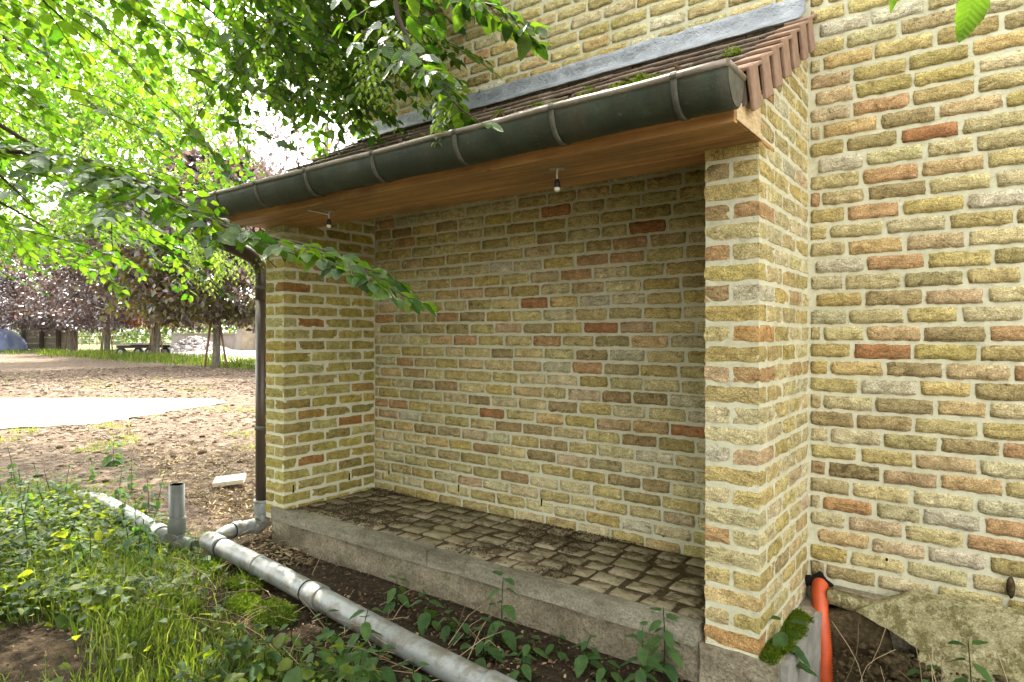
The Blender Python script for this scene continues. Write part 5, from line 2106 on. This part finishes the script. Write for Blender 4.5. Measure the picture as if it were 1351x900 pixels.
for q in range(6):
    rel_box("deck_board", ct, c, 0.0, -0.8 + q * 0.32, 0.62, 0.68 + 0.005 * (q % 2), 2.3, 0.29, M['cart'], YAW)
rel_box("frame", ct, c, 0, -0.62, 0.45, 0.60, 2.2, 0.10, M['post'], YAW)
rel_box("frame", ct, c, 0, 0.62, 0.45, 0.60, 2.2, 0.10, M['post'], YAW)
for u, v in ((-0.75, -0.8), (0.75, -0.8), (-0.75, 0.8), (0.75, 0.8)):
    p = c + R_ * u + F_ * v + Vector((0, 0, 0.24))
    V_, F_c = tube_geo([p - F_ * 0.07, p + F_ * 0.07], 0.24, 16)
    wme = py_mesh("wheel", [x - p for x in V_], F_c, M['rubber'])
    wo = obj("wheel", wme, ct, p)
    V_, F_c = tube_geo([p - F_ * 0.085, p - F_ * 0.07], 0.12, 12)
    obj("hub", py_mesh("hub", [x - p for x in V_], F_c, M['galv']), wo, p)

# low grey boundary wall and white store at the right of the yard
a = at(228, 455, 56); b_ = at(312, 455, 50)
gwl = thing("boundary_wall", at(270, 462, 53), "low grey rendered boundary wall behind the rubble heap", "wall")
a.z = b_.z = 0
d = (b_ - a); n = Vector((-d.y, d.x, 0)).normalized() * 0.12
Vv = [a + n, b_ + n, b_ + n + Vector((0, 0, 1.2)), a + n + Vector((0, 0, 1.2)), a - n, b_ - n, b_ - n + Vector((0, 0, 1.2)), a - n + Vector((0, 0, 1.2))]
obj("wall", py_mesh("wall", [v - WP[gwl.name] for v in Vv], [(3, 2, 1, 0), (4, 5, 6, 7), (0, 1, 5, 4), (1, 2, 6, 5), (2, 3, 7, 6), (3, 0, 4, 7)], M['render']), gwl, WP[gwl.name])
n2_ = n * 1.4
Vv = [a + n2_ + Vector((0, 0, 1.203)), b_ + n2_ + Vector((0, 0, 1.203)), b_ + n2_ + Vector((0, 0, 1.28)), a + n2_ + Vector((0, 0, 1.28)), a - n2_ + Vector((0, 0, 1.203)), b_ - n2_ + Vector((0, 0, 1.203)), b_ - n2_ + Vector((0, 0, 1.28)), a - n2_ + Vector((0, 0, 1.28))]
obj("coping", py_mesh("coping", [v - WP[gwl.name] for v in Vv], [(3, 2, 1, 0), (4, 5, 6, 7), (0, 1, 5, 4), (1, 2, 6, 5), (2, 3, 7, 6), (3, 0, 4, 7)], M['panel']), gwl, WP[gwl.name])
sc_ = far_pt(345, 464)
sh = thing("garden_shed", sc_, "small grey shed with a brown door beyond the yard, beside the downpipe", "shed")
rel_box("wall", sh, sc_, 0.6, 1.2, 0, 2.3, 4.6, 2.4, M['render'], YAW)
rel_box("roof", sh, sc_, 0.6, 1.2, 2.303, 2.42, 5.0, 2.8, M['cart'], YAW)
rel_box("door", sh, sc_, -0.9, -0.015, 0.02, 1.9, 0.9, 0.05, M['panel'], YAW)
# post and wire field fence
ff = thing("field_fence", at(130, 455, 75), "thin wooden post fence at the edge of the meadow", "fence")
tops = []
for x in (98, 108, 118, 128, 139, 150, 161):
    a = at(x, 455, 72); a.z = 0
    tube("post", [a, a + Vector((0, 0, 1.3))], 0.06, M['stake'], ff, 6, False)
    tops.append(a)
for z in (0.5, 1.1):
    tube("wire", [p + Vector((0, 0, z)) for p in tops], 0.012, M['galv'], ff, 4, False)
# distant hedge line
rg = np.random.default_rng(71)
n = 26000
x = rg.uniform(-420, 760, n); t = rg.uniform(84, 98, n)
top = 5.0 + 2.2 * fnoise(x / 60, t * 0, 3, 3, 1.0)
z = rg.uniform(0, 1, n) ** 0.8 * top
u = (x - 675.5) / FPX
P = np.array(CAM)[None] * np.array([1, 1, 0]) + (np.array(R_)[None] * u[:, None] + np.array(F_)[None]) * t[:, None]
P[:, 2] = z
D = rg.normal(0, 1, (n, 3)); N = rg.normal(0, .6, (n, 3)); N[:, 2] += .7
L = rg.uniform(0.4, 0.8, n)
hg = obj("far_hedge", leaves_mesh("far_hedge", P, D, N, L, L * 0.7, M['far_leaf'], 72, True))
tag(hg, "distant green hedge and trees closing the view on the left", "hedge", None, "stuff")

# ================================================================== GROUND DETAIL
# soil clods on the bare ground
rg = np.random.default_rng(45)


def scatter(n, xr, yr, prob):
    x = rg.uniform(xr[0], xr[1], n); y = rg.uniform(yr[0], yr[1], n)
    k_ = rg.uniform(0, 1, n) < prob(x, y)
    return x[k_], y[k_]


def bare_prob(x, y):
    px, py, f = proj_np(np.stack([x, y, np.zeros_like(x)], 1))
    inv = (px > -60) & (px < 345) & (py > 480) & (py < 660)
    on_path = np.array([inside(a, b, [(-160, 572), (0, 566), (120, 560), (215, 545), (300, 531), (285, 526), (120, 524), (-160, 525)]) for a, b in zip(px, py)])
    return inv * (~on_path) * (1 - green_mask(x, y)) * np.clip(0.5 + 0.6 * fnoise(x, y, 77, 3, 0.9), 0.05, 1)


x, y = scatter(70000, (-24, -3.4), (-2.0, 9.0), bare_prob)
s = rg.gamma(1.0, 0.0055, len(x)) + 0.003
s = np.minimum(s, 0.06)
s *= np.clip(np.hypot(x, y + 2.7) / 6, 0.7, 1.8)
Cc = np.stack([x, y, gz(x, y) + s * 0.2], 1)
o = obj("soil_clods", chunks("soil_clods", Cc, s, 46, M['clod'], 0.55))
tag(o, "loose crumbs of dry soil strewn over the bare ground", "soil", None, "stuff")

# litter: dead leaves and chips beside the plinth and along the pipe


def lit_prob(x, y):
    a = ((y > -1.30) & (y < YF - 0.01) & (x > -3.5) & (x < -0.45)) * 0.9
    b = ((x < -3.3) & (x > -4.6) & (y > -1.1) & (y < 0.6)) * 0.5
    c_ = ((y <= -1.12) & (y > -2.3) & (x > -3.9)) * 0.22
    return np.maximum(np.maximum(a, b), c_)


x, y = scatter(24000, (-4.6, -0.45), (-2.3, 0.6), lit_prob)
inhouse = (x > -3.3) & (y > YF - 0.01)
x, y = x[~inhouse], y[~inhouse]
n = len(x)
P = np.stack([x, y, gz(x, y) + rg.uniform(0.003, 0.018, n)], 1)
D = rg.normal(0, 1, (n, 3)); D[:, 2] *= 0.25
N = rg.normal(0, .45, (n, 3)); N[:, 2] += 1
L = rg.uniform(0.006, 0.024, n)
o = obj("leaf_litter", leaves_mesh("leaf_litter", P, D, N, L, L * rg.uniform(.25, .7, n), M['litter'], 47))
tag(o, "brown leaf litter on the damp soil between plinth and drain pipe", "leaf litter", None, "stuff")
n = 1100
x = rg.uniform(-0.45, 0.15, n); f_ = rg.uniform(0, 1, n)
Cc = np.stack([x, -0.14 - 0.13 * f_, 0.05 - 0.16 * f_ + rg.uniform(-.02, .02, n)], 1)
o = obj("rubble_crumbs", chunks("rubble_crumbs", Cc, rg.gamma(1.1, 0.0045, n) + 0.002, 91, M['dirt'], 0.7))
tag(o, "loose stones and earth crumbs in the hollow beside the orange hose", "rubble", None, "stuff")
# dirt crumbs in the paving joints
x = rg.uniform(QX1 + 0.01, PX0 - 0.01, 12000); y = rg.uniform(YF + 0.06, -0.012, 12000)
k_ = fnoise(x, y, 88, 3, 5.0) + 0.5 * (y > -0.08) > 0.15
x, y = x[k_], y[k_]
s = rg.uniform(0.0015, 0.0055, len(x))
obj("crumbs", chunks("crumbs", np.stack([x, y, np.full(len(x), Z_SLAB - 0.002)], 1), s, 89, M['dirt'], 0.6), pl, (0, 0, 0), "stuff")


def blades(name, x, y, hgt, wid, seed, mat, lean=0.5, rn=None):
    rg = np.random.default_rng(seed)
    n = len(x)
    base = np.stack([x, y, gz(x, y) - 0.005], 1)
    a = rg.uniform(0, 2 * math.pi, n)
    side = np.stack([np.cos(a), np.sin(a), np.zeros(n)], 1)
    b = rg.uniform(0, 2 * math.pi, n)
    ld = np.stack([np.cos(b), np.sin(b), np.zeros(n)], 1) * rg.uniform(0.1, 1.0, (n, 1)) * lean
    up = np.array([0, 0, 1.0])
    h = hgt[:, None]; w_ = wid[:, None]
    p1 = base + (up * 0.5 + ld * 0.22) * h
    p2 = base + (up * 0.85 + ld * 0.85) * h
    V = np.stack([base - side * w_, base + side * w_, p1 - side * w_ * .8, p1 + side * w_ * .8, p2], 1).reshape(-1, 3)
    Fc = np.array([(0, 1, 3), (0, 3, 2), (2, 3, 4)])
    Fc = (Fc[None] + (np.arange(n) * 5)[:, None, None]).reshape(-1, 3)
    if rn is None:
        rn = rg.uniform(0, 1, n)
    return np_mesh(name, V, Fc, mat, False, {"rnd": np.repeat(rn, 5)})


x = rg.uniform(-6.2, -1.2, 130000); y = rg.uniform(-2.5, -0.75, 130000)
gmk = green_mask(x, y)
dens = np.clip(0.55 + 0.55 * fnoise(x, y, 92, 3, 2.6), 0.08, 1)
k_ = (rg.uniform(0, 1, len(x)) < gmk * dens * 0.80)
x, y = x[k_], y[k_]
h = rg.gamma(4, 0.0185, len(x)) * np.clip(0.9 + 0.4 * fnoise(x, y, 93, 2, 1.8), .5, 1.5)
h = np.minimum(h, 0.22)
print("grass", len(x))
o = obj("grass", blades("grass", x, y, h, rg.uniform(.0012, .0030, len(x)), 94, M['grass'], 0.8))
tag(o, "bright green grass covering the bank in the left foreground", "grass", None, "stuff")

# ground cover: many small leaves on short stalks
x = rg.uniform(-6.0, -1.25, 90000); y = rg.uniform(-2.5, -0.78, 90000)
gmk = green_mask(x, y)
dens = np.clip(0.55 + 0.7 * fnoise(x, y, 95, 3, 2.1), 0.06, 1)
k_ = rg.uniform(0, 1, len(x)) < gmk * dens * 0.34
x, y = x[k_], y[k_]
n = len(x)
hh = rg.uniform(0.02, 0.16, n) * np.clip(0.7 + 0.7 * fnoise(x, y, 96, 2, 2.0), .25, 1.5)
P = np.stack([x, y, gz(x, y) + hh], 1)
D = rg.normal(0, 1, (n, 3)); D[:, 2] = rg.normal(-.15, .25, n)
N = rg.normal(0, .35, (n, 3)); N[:, 2] += 1
L = rg.gamma(4, 0.0065, n) + 0.008
o = obj("ground_cover", leaves_mesh("ground_cover", P, D, N, L, L * rg.uniform(.6, .9, n), M['cover'], 97))
tag(o, "low leafy weeds mixed into the grass left of the drain pipe", "weeds", None, "stuff")
print("cover", n)

# grass under the beeches
n = 22000
px = rg.uniform(-40, 345, n); d_ = rg.normal(0, 2.4, n)
py = 461 + 0.062 * np.clip(px, 0, 400) + d_
k_ = (py > 456) & (rg.uniform(0, 1, n) < np.clip(0.45 + 0.8 * fnoise(px / 18, py / 6, 141, 3, 1.0), 0.03, 1))
px, py = px[k_], py[k_]
t = CAM.z * FPX / (py - 442)
u = (px - 675.5) / FPX
P = (np.array(R_)[None] * u[:, None] + np.array(F_)[None]) * t[:, None] + np.array([CAM.x, CAM.y, 0])[None]
o = obj("grass_strip", blades("grass_strip", P[:, 0], P[:, 1], np.minimum(rg.gamma(2.0, 0.075, len(px)) + .03, .5), rg.uniform(.008, .024, len(px)), 98, M['grass'], 0.6, rg.uniform(.0, 1.0, len(px))))
tag(o, "strip of grass at the feet of the copper beeches", "grass", None, "stuff")
# tufts on the bare soil
n = 2600
cx_ = rg.uniform(-40, 340, 30); cy_ = rg.uniform(497, 600, 30)
i_ = rg.integers(0, 30, n)
px = cx_[i_] + rg.normal(0, 13, n); py = cy_[i_] + rg.normal(0, 2.2, n)
k_ = (py > 490) & (px < 338)
px, py = px[k_], py[k_]
t = CAM.z * FPX / (py - 442); u = (px - 675.5) / FPX
P = (np.array(R_)[None] * u[:, None] + np.array(F_)[None]) * t[:, None] + np.array([CAM.x, CAM.y, 0])[None]
o = obj("grass_tufts", blades("grass_tufts", P[:, 0], P[:, 1], rg.uniform(.02, .08, len(px)), rg.uniform(.002, .005, len(px)), 99, M['grass'], 0.9, rg.uniform(.6, 1.0, len(px))))
tag(o, "sparse yellowish grass tufts on the bare soil", "grass", None, "stuff")

# pale straw and leaf bits in the sun left of the downpipe
n = 5200
px = rg.uniform(170, 420, n); py = rg.uniform(590, 745, n)
k_ = (py < 600 + (px - 170) * 0.75) & (rg.uniform(0, 1, n) < 0.9)
px, py = px[k_], py[k_]
t = CAM.z * FPX / (py - 442); u = (px - 675.5) / FPX
P = (np.array(R_)[None] * u[:, None] + np.array(F_)[None]) * t[:, None] + np.array([CAM.x, CAM.y, 0])[None]
ok = ~((P[:, 0] > QX0 - 0.02) & (P[:, 1] > YF - 0.02))
P = P[ok]; n = len(P)
P[:, 2] = gz(P[:, 0], P[:, 1]) + rg.uniform(0.004, 0.03, n)
D = rg.normal(0, 1, (n, 3)); D[:, 2] *= 0.3
N = rg.normal(0, .5, (n, 3)); N[:, 2] += 1
L = rg.uniform(0.015, 0.075, n)
o = obj("straw_litter", leaves_mesh("straw_litter", P, D, N, L, np.minimum(L * 0.5, rg.uniform(.002, .014, n)), M['straw'], 147))
tag(o, "pale straw and dry leaf bits on the ground left of the downpipe", "straw", None, "stuff")
# dry stalks around the pipe
sV, sF, sR = [], [], []
r = random.Random(12)
for i in range(150):
    px = r.uniform(180, 640); py = 742 + 0.42 * (px - 300) + r.uniform(-30, 110)
    if py > 905 or py < 690:
        continue
    p = gp(px, py)
    a = r.uniform(0, 6.28); L_ = r.uniform(0.08, 0.32); el = r.uniform(0.05, 0.7)
    d = Vector((math.cos(a) * math.cos(el), math.sin(a) * math.cos(el), math.sin(el)))
    q0 = p + Vector((0, 0, 0.02)); q1 = q0 + d * L_ * 0.6; q2 = q0 + d * L_ + Vector((0, 0, -0.12 * L_))
    V_, F_c = tube_geo([q0, q1, q2], [0.0018, 0.0014, 0.0008], 4, False)
    b0 = len(sV)
    sV += [tuple(v) for v in V_]; sF += [tuple(b0 + z for z in f) for f in F_c]; sR += [r.random()] * len(V_)
o = obj("dry_stalks", np_mesh("dry_stalks", np.array(sV), np.array(sF), M['straw'], False, {"rnd": np.array(sR)}))
tag(o, "dry straw coloured stalks lying around the grey drain pipe", "straw", None, "stuff")

# ================================================================== NETTLES, EACH A PLANT


def nettle(px, py, h, pairs, leaf, label, seed, z=None, lean=(0, 0), base=None, group="young nettles around the plinth"):
    r = random.Random(seed)
    p = Vector(base) if base is not None else gp(px, py)
    T = thing("nettle" if group.startswith("young") else "weed", p, label, "nettle" if group.startswith("young") else "weed", group)
    pts = [p + Vector((0, 0, -0.01)), p + Vector((lean[0] * .4 * h + r.uniform(-.01, .01), lean[1] * .4 * h, h * .5)), p + Vector((lean[0] * h, lean[1] * h, h))]
    sp_ = smooth_path(pts, 5)
    n = len(sp_)
    tube("stem", sp_, [0.0026 - 0.0013 * i / n for i in range(n)], M['cover'] if False else M['grass'], T, 6)
    a0 = r.uniform(0, 3.14)
    for k in range(pairs):
        f = 0.30 + 0.70 * k / max(1, pairs - 1)
        q = sp_[min(n - 1, int(f * (n - 1)))]
        a = a0 + (k % 2) * math.pi / 2 + r.uniform(-.3, .3)
        L = 1.7 * leaf * (1.05 - 0.55 * max(0, f - 0.5) * 1.6) * r.uniform(.85, 1.15)
        for s in (0, math.pi):
            d = Vector((math.cos(a + s), math.sin(a + s), r.uniform(-.9, -.2) + 0.5 * (f > .85)))
            place_leaf(r.choice(NL), T, q + d.normalized() * 0.012, d, (Vector((0, 0, 1)) + d * 0.2), L)
    return T


nettle(664, 850, 0.25, 5, 0.058, "tall nettle in front of the middle of the plinth", 1)
nettle(650, 858, 0.10, 3, 0.045, "small nettle at the foot of the tall one before the plinth", 2)
nettle(524, 800, 0.13, 4, 0.050, "nettle with pale crumpled leaves just behind the drain pipe", 3)
nettle(570, 828, 0.14, 4, 0.052, "leaning nettle behind the pipe left of the tall nettle", 4, lean=(-.35, 0))
nettle(612, 850, 0.09, 3, 0.048, "short broad leaved nettle between pipe and plinth", 5)
nettle(875, 895, 0.24, 7, 0.046, "dense nettle growing at the foot of the brick pillar", 6)
nettle(848, 908, 0.20, 6, 0.044, "nettle in front of the pillar's footing at the bottom edge", 7)
nettle(735, 862, 0.07, 3, 0.034, "tiny weed against the right half of the plinth", 8)
nettle(470, 872, 0.19, 5, 0.055, "leggy nettle climbing over the drain pipe", 9, lean=(.1, .2))
nettle(445, 880, 0.15, 5, 0.050, "bushy nettle at the near side of the drain pipe", 10)
nettle(500, 895, 0.13, 4, 0.050, "nettle at the bottom edge below the drain pipe", 11)
nettle(415, 900, 0.14, 5, 0.050, "nettle beside the moss at the bottom edge", 12)
nettle(350, 905, 0.13, 5, 0.048, "nettle in the grass at the bottom left of the pipe", 13)
nettle(150, 618, 0.22, 6, 0.075, "tall weed standing at the edge of the bare soil", 14)
nettle(545, 905, 0.10, 4, 0.045, "low nettle squeezed under the near end of the pipe", 19)
nettle(0, 0, 0.17, 5, 0.058, "nettle reaching over the footing beside the orange hose", 15, base=(-0.56, -0.52, 0.06), lean=(.1, -.05))
nettle(0, 0, 0.22, 4, 0.050, "thin nettle rising in front of the leaning stone slab", 17, base=(-0.06, -0.26, -0.02), lean=(-.05, 0))
nettle(0, 0, 0.09, 4, 0.045, "bright young weed at the bottom of the stone slab", 18, base=(-0.19, -0.24, -0.02))
for q in range(30):
    px = r.uniform(-25, 215); py = r.uniform(625, 765) + 0.12 * px
    nettle(px, min(py, 780), r.uniform(.14, .34), r.choice((4, 5, 6)), r.uniform(.030, .046), "upright leafy weed in the sunny green patch at the left edge", 300 + q, lean=(r.uniform(-.25, .25), r.uniform(-.25, .25)), group="upright weeds at the left edge")
more = [(590, 838, "pale small nettle half way along the plinth"), (640, 872, "low spreading nettle right of the near pipe coupling"), (700, 868, "low nettle two steps right of the tall one"),
        (775, 880, "broad leaved weed before the right end of the plinth"), (800, 897, "small weed at the bottom edge below the plinth's right end"), (430, 842, "nettle with yellowish leaves against the near side of the pipe"),
        (385, 858, "low nettle in the dry grass below the moss"), (475, 905, "nettle at the bottom edge beneath the pipe's middle"), (300, 880, "nettle in the thin grass at the bottom left"),
        (250, 735, "yellowish weed beside the drain tee"), (200, 760, "nettle standing in the grass left of the standpipe's foot"), (690, 900, "small nettle at the bottom edge where the pipe goes under")]
for q, (px, py, lab) in enumerate(more):
    nettle(px, py, r.uniform(.07, .13), r.choice((3, 4, 4)), r.uniform(.036, .050), lab, 120 + q, lean=(r.uniform(-.2, .2), r.uniform(-.2, .2)))
# a few dry stems before the slab
sV, sF, sR = [], [], []
for i in range(14):
    p = Vector((r.uniform(-0.45, 0.1), r.uniform(-0.32, -0.2), -0.1))
    q2 = p + Vector((r.uniform(-.14, .14), r.uniform(-.03, .08), r.uniform(.12, .34)))
    V_, F_c = tube_geo(smooth_path([p, p.lerp(q2, .5) + Vector((r.uniform(-.03, .03), 0, .02)), q2], 3), 0.0012, 4, False)
    b0 = len(sV)
    sV += [tuple(v) for v in V_]; sF += [tuple(b0 + z for z in f) for f in F_c]; sR += [r.random()] * len(V_)
o = obj("dry_stems", np_mesh("dry_stems", np.array(sV), np.array(sF), M['straw'], False, {"rnd": np.array(sR)}))
tag(o, "thin dry stems standing before the leaning stone slab", "straw", None, "stuff")
